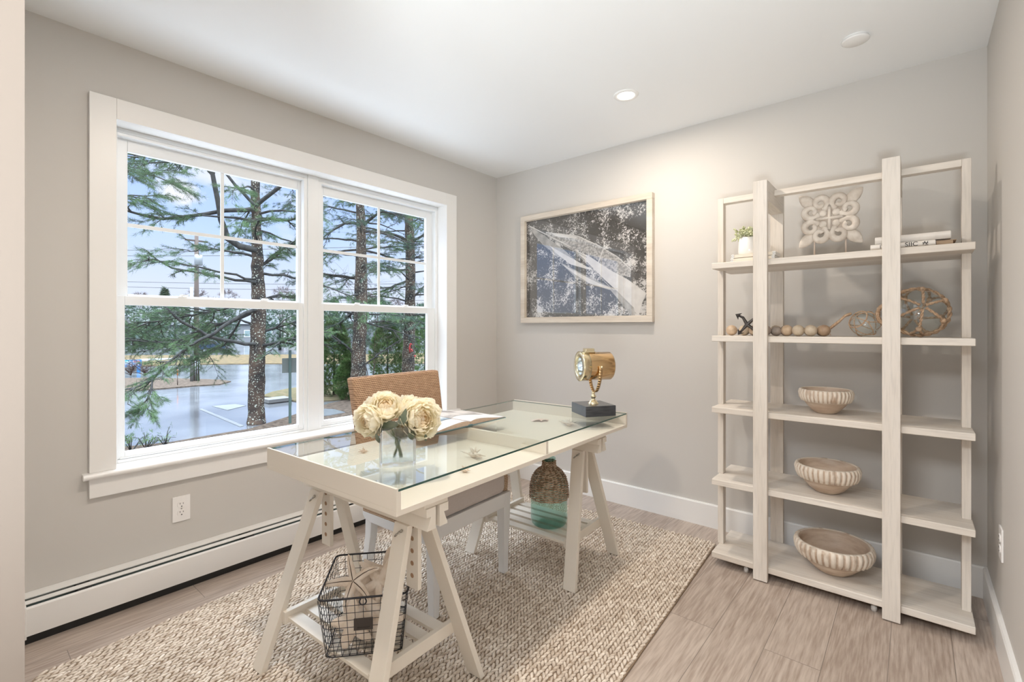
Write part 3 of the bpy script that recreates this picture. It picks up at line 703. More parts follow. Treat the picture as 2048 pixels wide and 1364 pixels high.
for j in range(nyy): F.append((ix(0, j, 0), ix(0, j, 1), ix(0, j+1, 1), ix(0, j+1, 0))); F.append((ix(nz, j, 0), ix(nz, j+1, 0), ix(nz, j+1, 1), ix(nz, j, 1)))
bk.add(vs, F); bk.build('backrest', m_sea, ch, bevel=.012, seg=3)

# ================================================================== WIRE BASKET + STARFISH
def bl(cs, u, v): return cs[0]*(1-u)*(1-v)+cs[1]*u*(1-v)+cs[2]*u*v+cs[3]*(1-u)*v
bc = Vector((-1.388, .915, SZ+.001)); br_ = math.radians(-40.5)+math.pi/2
bk_ = thing('wire_basket', 'black wire basket of starfish on the near trestle shelf', 'basket', bc, br_)
# local x = long way (view depth), local y = across
rx, ry, bx_, by_, hh = .132, .146, .113, .120, .192
def rr3(x, y, z, r=.02, n=4):
    return [(px_, py_, z) for px_, py_ in rrect(-x, x, -y, y, r, n)]
rim = MB(); rim.tube(rr3(rx, ry, hh, .02), .0032, 8, closed=True); rim.build('rim', m_blackwire, bk_)
wr = MB(); wr_r = .00095
for k in range(1, 8):
    f_ = k/8; x = bx_+(rx-bx_)*f_; y = by_+(ry-by_)*f_; wr.tube(rr3(x, y, .003+(hh-.003)*f_, .02, 3), wr_r, 5, closed=True)
wr.tube(rr3(bx_, by_, .003, .02, 3), .0018, 6, closed=True)
nx_, ny_ = 10, 11
for k in range(nx_+1):
    u = -1+2*k/nx_
    for s in (1, -1): wr.tube([(u*(bx_-.004), s*by_, .003), (u*(rx-.004), s*ry, hh)], wr_r, 5)
    wr.tube([(u*(bx_-.006), -by_, .003), (u*(bx_-.006), by_, .003)], wr_r, 5)
for k in range(ny_+1):
    u = -1+2*k/ny_
    for s in (1, -1): wr.tube([(s*bx_, u*(by_-.004), .003), (s*rx, u*(ry-.004), hh)], wr_r, 5)
    wr.tube([(-bx_, u*(by_-.006), .004), (bx_, u*(by_-.006), .004)], wr_r, 5)
wr.build('wire_mesh', m_blackwire, bk_)
# the label holder sits on the near side
pl = MB(); f_ = .56; yy = -(by_+(ry-by_)*f_)-.003; z_ = hh*f_
pl.box(-.028, .028, yy-.002, yy, z_-.018, z_+.018); pl.box(-.022, -.018, yy-.0035, yy-.002, z_-.010, z_+.012); pl.box(.018, .022, yy-.0035, yy-.002, z_-.010, z_+.012); pl.box(-.022, .022, yy-.0035, yy-.002, z_-.013, z_-.010)
pl.build('label_holder', std('label_holder_metal', (.06, .05, .045), .5, .4), bk_)
lp = MB(); lp.tube([(.010*math.sin(a_), -ry-.004, hh-.010-.010*math.cos(a_)) for a_ in [-2.5+5.0*i/14 for i in range(15)]], .0022, 6); lp.build('hook', m_blackwire, bk_)

m_star = std('starfish_skin', (.74, .62, .50), .8, col2=(.83, .74, .65), nscale=30, bump=.8, bscale=160, bdist=.003)
m_star2 = std('starfish_pale', (.80, .72, .64), .8, col2=(.70, .57, .45), nscale=25, bump=.8, bscale=150, bdist=.003)
m_groove = std('starfish_groove', (.10, .07, .05), .9)
def starfish(label, loc, R, rot, thick=.016, bend=0.0, fat=.24, mat=m_star, group='dried starfish in the wire basket', groove=False, seed=0):
    t = thing('starfish', label, 'starfish', loc, 0, group)
    ROOT[t.name] = Matrix.Translation(loc); rnd = random.Random(seed)
    armL = [rnd.uniform(.9, 1.1) for _ in range(5)]; tw = [rnd.uniform(-.25, .25) for _ in range(5)]
    vs = []; nt_, nr = 100, 9; 
    def pos(th, q):
        k = int(round(th/(2*math.pi/5))) % 5; d = th-round(th/(2*math.pi/5))*(2*math.pi/5)
        w_ = fat/(abs(math.sin(d))+.0+fat/ (armL[k]))          # star outline
        rad = R*min(armL[k], w_*1.0)
        rad = R*(fat*armL[k])/(math.sqrt((abs(math.sin(d))*1.0)**2+(fat*math.cos(d))**2))*1.0
        rad = min(rad, R*armL[k])
        r = rad*q
        th2 = th+tw[k]*(r/R)**2
        return r*math.cos(th2), r*math.sin(th2), r, d
    mats_ = []
    for side in (1, -1):
        for i in range(nr+1):
            q = i/nr
            for j in range(nt_):
                th = 2*math.pi*j/nt_; x, y, r, d = pos(th, q)
                prof = math.sqrt(max(0, 1-q**2.2)); ridge = (1-.55*(r/R))
                z = side*thick*prof*ridge*(1 if side > 0 else .35)
                z += bend*r*r/R
                vs.append(Vector((x, y, z)))
    Rm = rot.to_matrix().to_4x4() if hasattr(rot, 'to_matrix') else rot
    vs = [Rm @ v for v in vs]; F = []; o = (nr+1)*nt_
    for i in range(nr):
        for j in range(nt_):
            j2 = (j+1) % nt_; F.append((i*nt_+j, (i+1)*nt_+j, (i+1)*nt_+j2, i*nt_+j2)); F.append((o+i*nt_+j, o+i*nt_+j2, o+(i+1)*nt_+j2, o+(i+1)*nt_+j))
    MB().add(vs, F, 0, True).build('body', mat, t)
    if groove:
        g = MB()
        for k in range(5):
            a_ = 2*math.pi*k/5; pts = []
            for q in (0.02, .2, .4, .6, .8, .93):
                r = R*armL[k]*q; th2 = a_+tw[k]*(r/R)**2
                z = thick*math.sqrt(1-(q**2.2))*(1-.55*r/R)+bend*r*r/R+.0002
                pts.append(Rm @ Vector((r*math.cos(th2), r*math.sin(th2), z)))
            g.tube(pts, [.0012, .0016, .0014, .0011, .0008, .0004], 5)
        g.build('arm_groove', m_groove, t)
    return t
from mathutils import Euler
def inb(x, y, z): return ROOT[bk_.name] @ Vector((-y, x, z))     # x away from the viewer, y to the left
EU = lambda a, b, c: Euler((math.radians(a), math.radians(b), math.radians(c)))
vaz = math.degrees(YAW)+90      # world heading of the view direction
starfish('pale starfish standing up highest in the basket, underside grooves showing', inb(-.030, .045, .185), .090, Matrix.Rotation(math.radians(131), 4, 'Z') @ Matrix.Rotation(math.radians(-62), 4, 'Y') @ Matrix.Rotation(math.radians(20), 4, 'Z') , .012, .12, .155, m_star2, groove=True, seed=1)
starfish('slim starfish leaning at the right edge of the basket', inb(-.02, -.035, .170), .088, Matrix.Rotation(math.radians(120), 4, 'Z') @ Matrix.Rotation(math.radians(-55), 4, 'Y') @ Matrix.Rotation(math.radians(50), 4, 'Z'), .013, .15, .16, m_star, seed=2)
starfish('knobbly starfish at the back of the basket with one arm straight up', inb(.06, -.05, .165), .090, Matrix.Rotation(math.radians(140), 4, 'Z') @ Matrix.Rotation(math.radians(-80), 4, 'Y'), .014, .1, .16, m_star, seed=3)
starfish('fat starfish pressed against the front wires of the basket', inb(-.095, .035, .085), .078, Matrix.Rotation(math.radians(131), 4, 'Z') @ Matrix.Rotation(math.radians(-78), 4, 'Y') @ Matrix.Rotation(math.radians(8), 4, 'Z'), .018, 0, .30, m_star, seed=4)
starfish('tan starfish behind the label holder of the basket', inb(-.085, -.04, .095), .080, Matrix.Rotation(math.radians(128), 4, 'Z') @ Matrix.Rotation(math.radians(-76), 4, 'Y') @ Matrix.Rotation(math.radians(40), 4, 'Z'), .017, 0, .28, m_star2, seed=5)
starfish('starfish lying low in the middle of the basket', inb(0, .02, .07), .085, Matrix.Rotation(math.radians(10), 4, 'Z') @ Matrix.Rotation(math.radians(-25), 4, 'Y'), .018, 0, .28, m_star, seed=6)
starfish('starfish wedged under the others at the far side of the basket', inb(.05, .02, .11), .088, Matrix.Rotation(math.radians(150), 4, 'Z') @ Matrix.Rotation(math.radians(-50), 4, 'Y'), .016, 0, .26, m_star2, seed=7)
starfish('small starfish at the bottom of the basket', inb(-.02, -.03, .028), .070, Matrix.Rotation(.4, 4, 'Z'), .015, 0, .28, m_star, seed=8)

# ================================================================== WICKER BOTTLE
bp = Pz(1098, 1048, SZ); bo = thing('glass_demijohn', 'green glass bottle with a woven wicker top on the far trestle shelf', 'bottle', (bp.x, bp.y, SZ+.0005))
m_bottle = clear_glass('green_bottle_glass', (.60, .78, .735), 1.6)
m_wick = std('wicker_strand', (.30, .19, .12), .8, col2=(.62, .47, .34), nscale=70, lo=.42, hi=.58)
R = .094; ZS = .95
prof = [(R*.55, .004), (R*.85, .004), (R*.97, .018), (R, .045), (R, .17), (R*.98, .215), (R*.86, .26), (R*.62, .292), (R*.36, .308), (R*.30, .32), (R*.30, .345), (R*.36, .348), (R*.36, .36), (R*.27, .36), (R*.24, .345), (R*.24, .32)]
prof = [(a_, b_*ZS) for a_, b_ in prof]
MB().lathe(prof, 40, M=ROOT[bo.name]).build('glass_body', m_bottle, bo, True)
wk = MB()
def rad_at(z):
    for (r0, z0), (r1, z1) in zip(prof[3:11], prof[4:12]):
        if z0 <= z <= z1: return r0+(r1-r0)*(z-z0)/max(z1-z0, 1e-6)
    return R*.3
zs = []; z = .150
pth = [(R, .150), (R, .17), (R*.98, .215), (R*.86, .26), (R*.62, .292), (R*.36, .308), (R*.30, .32), (R*.30, .342)]
pth = [(a_, b_*ZS) for a_, b_ in pth]
# arc-length rows
cum = [0]
for q0, q1 in zip(pth, pth[1:]): cum.append(cum[-1]+math.hypot(q1[0]-q0[0], q1[1]-q0[1]))
rows = int(cum[-1]/.0056)
for i in range(rows+1):
    sdist = cum[-1]*i/rows; k = 0
    while k < len(cum)-2 and cum[k+1] < sdist: k += 1
    f_ = (sdist-cum[k])/(cum[k+1]-cum[k]); r = pth[k][0]+(pth[k+1][0]-pth[k][0])*f_; z = pth[k][1]+(pth[k+1][1]-pth[k][1])*f_
    ns = 26; n = ns*4; pts = []
    for j in range(n):
        th = 2*math.pi*j/n; q = r+.0038+.0034*math.sin(ns/2*th*1.0+math.pi*(i % 2)) ; pts.append((q*math.cos(th), q*math.sin(th), z+.0008*math.sin(5*th+i)))
    wk.tube(pts, .0025, 5, closed=True)
wk.build('wicker_cover', m_wick, bo)

# ================================================================== SEARCHLIGHT LAMP
m_brass = std('antique_brass', (.72, .50, .27), .18, 1.0, col2=(.62, .42, .22), nscale=6)
m_brass_l = std('polished_brass', (.80, .70, .48), .22, 1.0)
m_ebony = std('dark_wood_base', (.030, .032, .038), .25, col2=(.06, .065, .075), nscale=12, stretch=(1, 8, 8), coat=.4)
lb = Vector((-1.252, 2.135, GZ+.0008)); la = math.radians(57)
la_ = thing('searchlight_lamp', 'brass searchlight table lamp on a dark square base', 'lamp', lb, la)
MB().box(-.082, .082, -.085, .085, 0, .052).build('base', m_ebony, la_, bevel=.002)
MB().lathe([(.027, .052), (.027, .056), (.021, .060), (.019, .066), (.012, .070), (.009, .078), (.013, .084), (.016, .090), (.009, .096), (.008, .104), (.011, .108), (.006, .114), (.002, .116)], 28, capb=False, capt=True).build('stem', m_brass_l, la_)
# drum axis in world
ax = Vector((-.60, -.80, 0.0)).normalized(); side = Vector((ax.y, -ax.x, 0))*-1
inv = ROOT[la_.name].inverted().to_3x3(); axl = inv @ ax; sl = inv @ side
DC = Vector((0, 0, .243)) - axl*.008; Rd, Ld = .071, .168
Mx = frameM(DC, sl, Vector((0, 0, 1)))      # local z = sl x up
zdir = Vector((Mx[0][2], Mx[1][2], Mx[2][2]))
sg = 1 if zdir.dot(axl) > 0 else -1
def cyl(prof): return [(r, z*sg) for r, z in prof][::sg]
MB().lathe(cyl([(.002, -Ld/2), (Rd*.93, -Ld/2), (Rd, -Ld/2+.006), (Rd, Ld/2-.040)]), 56, M=Mx, capb=False).build('drum', m_brass, la_)
bz = MB(); bz.lathe(cyl([(Rd, Ld/2-.040), (Rd+.003, Ld/2-.039), (Rd+.003, Ld/2-.006), (Rd+.005, Ld/2), (Rd-.004, Ld/2+.002), (.050, Ld/2+.002), (.048, Ld/2-.010)]), 56, M=Mx, capb=False)
bzo = bz.build('bezel', m_brass_l, la_)
for k in range(6):
    sc_ = MB(); th = 2*math.pi*k/6+.5; c_ = Mx @ Vector((.061*math.cos(th), .061*math.sin(th), sg*(Ld/2+.002))); sc_.ball(c_, .0035, 8, 5); sc_.build('screw', m_steel, bzo)
MB().lathe(cyl([(.0495, Ld/2-.004), (.035, Ld/2+.004), (.018, Ld/2+.008), (.001, Ld/2+.009)]), 40, M=Mx, capb=False).build('lens', clear_glass('lamp_lens_glass', (.9, .96, 1), 1.6), la_)
MB().lathe(cyl([(.050, Ld/2-.008), (.045, Ld/2-.03), (.03, Ld/2-.05), (.001, Ld/2-.058)]), 40, M=Mx, capb=False).build('reflector', std('chrome_reflector', (.75, .82, .9), .12, 1.0), la_)
vt = MB(); c0 = DC+axl*.033
vM = frameM(c0+Vector((0, 0, Rd+.008)), axl, Vector((0, 0, 1)).cross(axl)); vt.obox(vM, .046, .040, .022); vt.obox(frameM(c0+Vector((0, 0, Rd+.001)), axl, Vector((0, 0, 1)).cross(axl)), .056, .046, .006)
vt.build('vent', m_brass_l, la_, bevel=.0015)
yk = MB(); wq = .0085
pts = []; Ry = Rd+.006
for k in range(25):
    th = math.pi*k/24
    if k == 0: pts.append(DC-zdir*0+sl*Ry+Vector((0, 0, .004)))
    u = math.cos(th)*Ry; zz = -.085*math.sin(th)**.8-.048*math.sin(th)**2
    pts.append(DC+sl*u+Vector((0, 0, zz-.0)))
pts.append(DC-sl*Ry+Vector((0, 0, .004)))
for i in range(len(pts)-1):
    a_, b_ = pts[i], pts[i+1]; d = b_-a_
    if d.length < 1e-6: continue
    nrm = d.cross(axl).normalized(); vs = [a_-axl*wq+nrm*.0013, a_+axl*wq+nrm*.0013, b_+axl*wq+nrm*.0013, b_-axl*wq+nrm*.0013, a_-axl*wq-nrm*.0013, a_+axl*wq-nrm*.0013, b_+axl*wq-nrm*.0013, b_-axl*wq-nrm*.0013]
    yk.add(vs, [(0,1,2,3),(7,6,5,4),(0,3,7,4),(1,5,6,2),(0,4,5,1),(3,2,6,7)], 0, True)
yk.build('yoke', m_brass, la_)
for s in (1, -1):
    k = MB(); k.tube([DC+sl*s*(Rd-.002), DC+sl*s*(Ry+.009)], .005, 12); k.ball(DC+sl*s*(Ry+.010), .007, 12, 8); k.build('pivot_knob', m_brass_l, la_)

# ================================================================== VASE AND PEONIES
vf = Pz(795.5, 934.5, GZ); vdir = ray(795.5, 934.5); vh = Vector((vdir[0], vdir[1], 0)).normalized()
VS = .113; VH = .122; vc = vf+vh*(VS/2); vang = math.atan2(vh.y, vh.x)-math.pi/2
m_vase = real_glass('vase_glass', (.99, .998, 1), 1.45, .6); m_water = clear_glass('vase_water', (.97, .985, .99), 1.33)
va = thing('square_vase', 'square clear glass vase of water holding cream peonies', 'vase', (vc.x, vc.y, GZ+.0006), vang)
def tubebox(h, w0, w1, z0, zin):
    m = MB(); o = rrect(-w0/2, w0/2, -w0/2, w0/2, .006, 3); i = rrect(-w1/2, w1/2, -w1/2, w1/2, .004, 3); n = len(o)
    vs = [(x, y, z0) for x, y in o]+[(x, y, h) for x, y in o]+[(x, y, h) for x, y in i]+[(x, y, zin) for x, y in i]
    F = [tuple(range(n))[::-1], tuple(range(3*n, 4*n))]
    for r in range(3):
        for k in range(n): F.append((r*n+k, r*n+(k+1) % n, (r+1)*n+(k+1) % n, (r+1)*n+k))
    return m.add(vs, F)
tubebox(VH, VS, VS-.012, 0, .014).build('glass_body', m_vase, va)
MB().prism(rrect(-VS/2+.0065, VS/2-.0065, -VS/2+.0065, VS/2-.0065, .004, 3), .0145, .070).build('water', m_water, va)
def petal_mat(name, c, c2):
    m = std(name, c, .6, col2=c2, nscale=25); nt = m.node_tree; L = nt.links.new
    out = [n for n in nt.nodes if n.type == 'OUTPUT_MATERIAL'][0]; p = [n for n in nt.nodes if n.type == 'BSDF_PRINCIPLED'][0]
    t = nt.nodes.new('ShaderNodeBsdfTranslucent'); t.inputs[0].default_value = c4(c2); mx = nt.nodes.new('ShaderNodeMixShader'); mx.inputs[0].default_value = .5
    L(p.outputs[0], mx.inputs[1]); L(t.outputs[0], mx.inputs[2]); L(mx.outputs[0], out.inputs[0]); return m
m_petal = petal_mat('cream_petal', (.99, .92, .74), (.99, .95, .82)); m_petal_in = petal_mat('peach_petal', (.98, .83, .62), (.99, .90, .72))
m_stem = std('flower_stem', (.36, .46, .18), .5); m_leaf = std('flower_leaf', (.085, .11, .065), .5, col2=(.16, .17, .12), nscale=20)
def leafmesh(m, p0, d, up, Ln, wd, curl=.3, mi=0, nseg=7):
    d = Vector(d).normalized(); up = Vector(up); sd_ = d.cross(up).normalized(); up = sd_.cross(d).normalized(); vs = []
    for i in range(nseg+1):
        u = i/nseg; w_ = wd*math.sin(math.pi*min(u*.96+.04, 1))**.8*(1-.25*u)
        c_ = Vector(p0)+d*Ln*u-up*curl*Ln*u*u
        vs += [c_-sd_*w_+up*w_*.25, c_, c_+sd_*w_+up*w_*.25]
    F = []
    for i in range(nseg): F += [(3*i, 3*i+1, 3*i+4, 3*i+3), (3*i+1, 3*i+2, 3*i+5, 3*i+4)]
    return m.add(vs, F, mi, True)
def peony(label, ctr, axis, R, seed, leaves=(), layers=None):
    rnd = random.Random(seed); t = thing('peony', label, 'flower', (ctr.x, ctr.y, ctr.z), 0, 'cream peonies in the glass vase')
    ax = Vector(axis).normalized(); q = ax.to_track_quat('Z', 'Y').to_matrix().to_4x4(); M = Matrix.Translation(ctr) @ q
    L_ = layers or [(.96, 2, 6, .66, .30), (.92, 20, 6, .60, .22), (.84, 34, 6, .55, .18), (.74, 44, 6, .50, .16), (.62, 52, 5, .50, .14), (.50, 60, 5, .50, .12), (.38, 66, 4, .55, .10), (.26, 72, 4, .6, .10)]
    m = MB()
    for li, (rq, lat1, n, w_, fl) in enumerate(L_):
        off = rnd.uniform(0, 6.28)
        for k in range(n):
            az0 = off+2*math.pi*k/n+rnd.uniform(-.12, .12); top = math.radians(lat1+rnd.uniform(-7, 7)); ph = rnd.uniform(0, 6.28); rr_ = R*rq*rnd.uniform(.95, 1.05)
            nu, nv = 9, 8; vs = []
            for i in range(nv+1):
                tt = i/nv; lat = -math.pi/2*.85+(top+math.pi/2*.85)*tt
                for j in range(nu+1):
                    s_ = -1+2*j/nu; wd_ = w_*(2*math.pi/n)*1.15*math.sin(math.pi*(.12+.60*tt))
                    notch = 1-.10*(abs(s_)**3)*tt
                    lat2 = -math.pi/2*.85+(top*1-.18*abs(s_)**2.2*tt+math.pi/2*.85)*tt
                    az = az0+wd_*s_
                    rad = rr_*(1+fl*tt**3+.06*tt*math.sin(6*s_+ph)+.045*tt*tt*math.sin(12*s_+ph*2))*(.92+.08*tt)
                    vs.append(M @ Vector((rad*math.cos(lat2)*math.cos(az), rad*math.cos(lat2)*math.sin(az), rad*math.sin(lat2)*.9)))
            F = [(i*(nu+1)+j, i*(nu+1)+j+1, (i+1)*(nu+1)+j+1, (i+1)*(nu+1)+j) for i in range(nv) for j in range(nu)]
            m.add(vs, F, 1 if li >= 5 else 0, True)
    m.ball(ctr, R*.24, 10, 8, 1)
    m.build('petal', [m_petal, m_petal_in], t, True)
    gather = vc+Vector((rnd.uniform(-.007, .007), rnd.uniform(-.007, .007), .088)); foot = vc+Vector((rnd.uniform(-.015, .015), rnd.uniform(-.015, .015), .019)); gather.z = GZ+.066; foot.z = GZ+.018
    st = ctr-ax*R*.75; md = (st+gather)/2+Vector((0, 0, -.006))
    MB().tube([st+ax*R*.2, st, md, gather, (gather+foot)/2, foot], [.003, .003, .003, .003, .003, .0034], 7).build('stem', m_stem, t, True)
    if leaves:
        for (p0, d, up, Ln, wd) in leaves: leafmesh(MB(), p0, d, up, Ln, wd).build('leaf', m_leaf, t, True)
    return t
rt = Vector((math.cos(vang), math.sin(vang), 0)); tocam = -vh; UP = Vector((0, 0, 1))
def VP(px, py, off=0):      # point near the vase plane
    d = Vector(ray(px, py)); n = vh; tt = (vc-Vector((0, 0, EYE))).dot(n)/d.dot(n); return Vector((0, 0, EYE))+d*(tt+off)
hub = VP(795, 852)
peony('lower left peony drooping past the vase rim with a peach centre', VP(736, 842, -.03), -rt*.75+tocam*.8-UP*.12, .046, 11,
      [(VP(752, 868, -.05), VP(762, 893)-VP(752, 868), tocam, .036, .008)])
peony('upright peony at the top of the bunch, rounded and closed', VP(771, 812, -.02), UP*.7+tocam*.8+rt*.0, .047, 12,
      [(VP(797, 848, -.045), VP(742, 856)-VP(797, 848), tocam+UP*.5, .075, .017), (VP(797, 846, -.05), VP(812, 828)-VP(785, 846), tocam*.8-rt*.3, .05, .02)])
peony('large right-hand peony facing forward with a peach centre', VP(843, 838, -.035), tocam*.85+rt*.35+UP*.15, .056, 13,
      [(VP(822, 862, -.06), VP(825, 884)-VP(824, 860), tocam, .03, .012), (VP(851, 868, -.05), VP(852, 885)-VP(851, 868), tocam, .026, .006), (VP(806, 846, -.06), UP*.9+rt*.2, tocam, .045, .012)])
peony('peony behind the left one at the top left of the bunch', VP(748, 818, .035), -rt*.7+UP*.6+tocam*.4, .050, 14)
peony('peony behind the large one at the top right of the bunch', VP(826, 818, .035), rt*.3+UP*.9+tocam*.4, .052, 15)
peony('loose-petalled peony low in the middle above the vase rim', VP(806, 858, .0), rt*.2+UP*.2+tocam*.5, .026, 16)

# ================================================================== OPEN BOOK
m_page = std('book_page', (.80, .79, .77), .55); m_cover = std('book_cover_teal', (.10, .19, .21), .4); m_pedge = std('page_edges', (.72, .56, .44), .8, col2=(.50, .34, .25), nscale=40, stretch=(1, 1, 30))
m_photo = std('page_photo', (.13, .22, .30), .5, col2=(.62, .68, .72), nscale=14, detail=5); m_photo2 = std('page_photo_warm', (.25, .23, .22), .5, col2=(.72, .68, .64), nscale=10, detail=4)
sp = Pz(942, 852, GZ); nl = Pz(860, 872, GZ); nr_ = Pz(1014, 836, GZ)
ey_ = (nr_-nl).normalized(); ang = math.atan2(ey_.y, ey_.x)-math.pi/2
bkk = thing('open_book', 'large hardback book lying open on the glass desk top', 'book', (sp.x, sp.y, GZ+.0008), ang)
hw = (nr_-nl).length/2; dp = .31
cv = MB(); cv.box(-dp, 0, -hw, hw, 0, .0025); cv.box(-dp, 0, -.012, .012, 0, .006); cv.build('cover', m_cover, bkk, bevel=.001)
for s in (1, -1):
    prof = []; n = 14
    for k in range(n+1):
        u = k/n; z = .0045+.019*math.sin(math.pi*min(1, u*1.0+.06)**.55)*(1-.25*u)+.002*(1-u); prof.append((s*(.003+(hw-.010)*u), max(z, .006)))
    top = prof; poly = [(s*.003, .003)]+top+[(s*(hw-.006), .003)]
    m = MB(); vs = []
    for x in (-dp+.005, -.005):
        vs += [(x, y, z) for y, z in poly]
    k = len(poly); F = []; MI = []
    m.add(vs, [tuple(range(k)), tuple(range(k, 2*k))[::-1]], 1)
    for i in range(k):
        j = (i+1) % k; o = 0
        m.f.append((i, j, k+j, k+i)); m.m.append(0 if 1 <= i < k-2 else 1); m.sm.append(1 <= i < k-2)
    pb = m.build('page_block', [m_page, m_pedge], bkk)
    def patch(name, u0, u1, x0, x1, mat):
        q = [t_ for t_ in top]; a0, a1 = int(u0*n), int(u1*n); vv = []
        for i in range(a0, a1+1): vv += [(x0, q[i][0], q[i][1]+.0012), (x1, q[i][0], q[i][1]+.0012)]
        F = [(2*i, 2*i+1, 2*i+3, 2*i+2) for i in range(a1-a0)]
        MB().add(vv, F, 0, True).build(name, mat, pb)
    if s < 0:
        patch('page_picture', .08, .97, -dp+.015, -.10, m_photo)
    else:
        patch('page_picture', .06, .97, -dp+.012, -.13, m_photo2)

# ================================================================== SHELLS IN THE TRAY
TZ = .700+.0006
m_shell = std('shell_white', (.82, .77, .71), .5, col2=(.72, .60, .50), nscale=30); m_pink = std('shell_pink', (.80, .60, .54), .6, col2=(.84, .68, .62), nscale=60)
def spiky(label, c_, R, n, seed, mat=m_shell, tall=1.0):
    rnd = random.Random(seed); t = thing('seashell', label, 'shell', (c_.x, c_.y, TZ)); m = MB()
    m.ball(Vector((0, 0, R*.28)), R*.34, 14, 8, sc=(1.5, .9, .8))
    for k in range(n):
        a_ = 2*math.pi*k/n+rnd.uniform(-.2, .2); e_ = rnd.choice([.05, .3, .8, 1.2])*tall; ln = R*rnd.uniform(.55, 1.05)*(1 if e_ < .5 else .75)
        d = Vector((math.cos(a_)*math.cos(e_)*1.3, math.sin(a_)*math.cos(e_)*.9, math.sin(e_))); b0 = Vector((0, 0, R*.22))+d*R*.15
        tip = b0+d*ln; tip.z = max(tip.z, R*.06); m.tube([b0, b0.lerp(tip, .5)+Vector((0, 0, R*.04)), tip], [R*.13, R*.09, R*.02], 6)
    mn = min(v[2] for v in m.v); m.v = [(v[0], v[1], v[2]-mn) for v in m.v]
    m.build('shell_body', mat, t); return t
spiky('white spiny seashell in the near half of the desk tray', Pz(947, 915, TZ), .042, 18, 3)
spiky('white spiny seashell in the far half of the desk tray near the lamp', Pz(1138, 852, TZ), .042, 16, 5)
spiky('small tan spiked seashell at the front edge of the desk tray', Pz(929, 944, TZ), .024, 12, 8, std('shell_tan', (.76, .60, .47), .6, col2=(.84, .73, .62), nscale=50))
sp_ = Pz(1080, 842, TZ); t = thing('scallop_shell', 'flat pink scallop shell in the far half of the desk tray', 'shell', (sp_.x, sp_.y, TZ), .9)
m = MB(); n = 40; vs = [(0, -.030, .004)]
for rr_ in (.33, .66, 1):
    for k in range(n+1):
        a_ = math.radians(-30+240*k/n); wv = 1+.03*math.cos(a_*14)*rr_; vs.append((.046*rr_*wv*math.cos(a_)*1.0, -.030+(.030+.030*math.sin(a_))*rr_*wv*1.1, .0015+.012*(1-rr_**2)+.0012*math.cos(a_*14)*rr_))
F = [(0, 1+k, 2+k) for k in range(n)]
for q in range(2):
    for k in range(n): a_ = 1+q*(n+1)+k; F.append((a_, a_+n+1, a_+n+2, a_+1))
m.add(vs, F, 0, True); so = m.build('shell_body', m_pink, t); sl_ = so.modifiers.new('s', 'SOLIDIFY'); sl_.thickness = .0015; sl_.offset = 1
spiky('pinkish knobbly seashell at the left of the desk tray', Pz(727, 905, TZ), .022, 8, 9, std('shell_rose', (.74, .58, .48), .6), 1.2)

# ================================================================== SHELF UNIT
su = thing('shelf_unit', 'tall whitewashed open wooden shelf unit against the far wall', 'shelf unit', (-.305, 2.67, 0))
SX0, SX1, SY0, SY1 = -.785, .178, 2.505, 2.838
TOPS = [1.522, 1.156, .797, .433, .066]; THK = .029
for zt in TOPS:
    bx('shelf', m_wood_x, (SX0, SX1, SY0, SY1, zt-THK, zt), su, True, bevel=.003)
for x0, x1 in ((-.587, -.526), (-.101, -.042)):
    bx('front_plank', m_wood_z, (x0, x1, SY0-.026, SY0-.0005, .004, 1.889), su, True, bevel=.002)
    bx('rear_plank', m_wood_z, (x0, x1, SY1+.0005, SY1+.026, .0, 1.889), su, True, bevel=.002)
    bx('header', m_wood_y, (x0, x1, SY0, SY1, 1.795, 1.889), su, True, bevel=.002)
edges = [TOPS[-1]]+[v for t_ in TOPS[::-1][1:] for v in (t_-THK, t_)]+[1.872]
for x0, x1 in ((-.792, -.764), (.146, .174)):
    for a, b in zip(edges[0::2], edges[1::2]):
        bx('corner_post', m_wood_z, (x0, x1, 2.628, 2.672, a, b), su, True, bevel=.0015)
for a, b in ((-.764, -.587), (-.526, -.101), (-.042, .146)):
    bx('top_rail', m_wood_x, (a, b, 2.628, 2.672, 1.844, 1.872), su, True, bevel=.0015)
m_felt = std('glide_plastic', (.62, .60, .57), .6)
for x in (-.63, -.13):
    MB().lathe([(.011, .0), (.011, .02), (.006, .022), (.006, .036)], 14, (x, 2.535, 0), capt=True).build('foot_glide', m_felt, su, True)

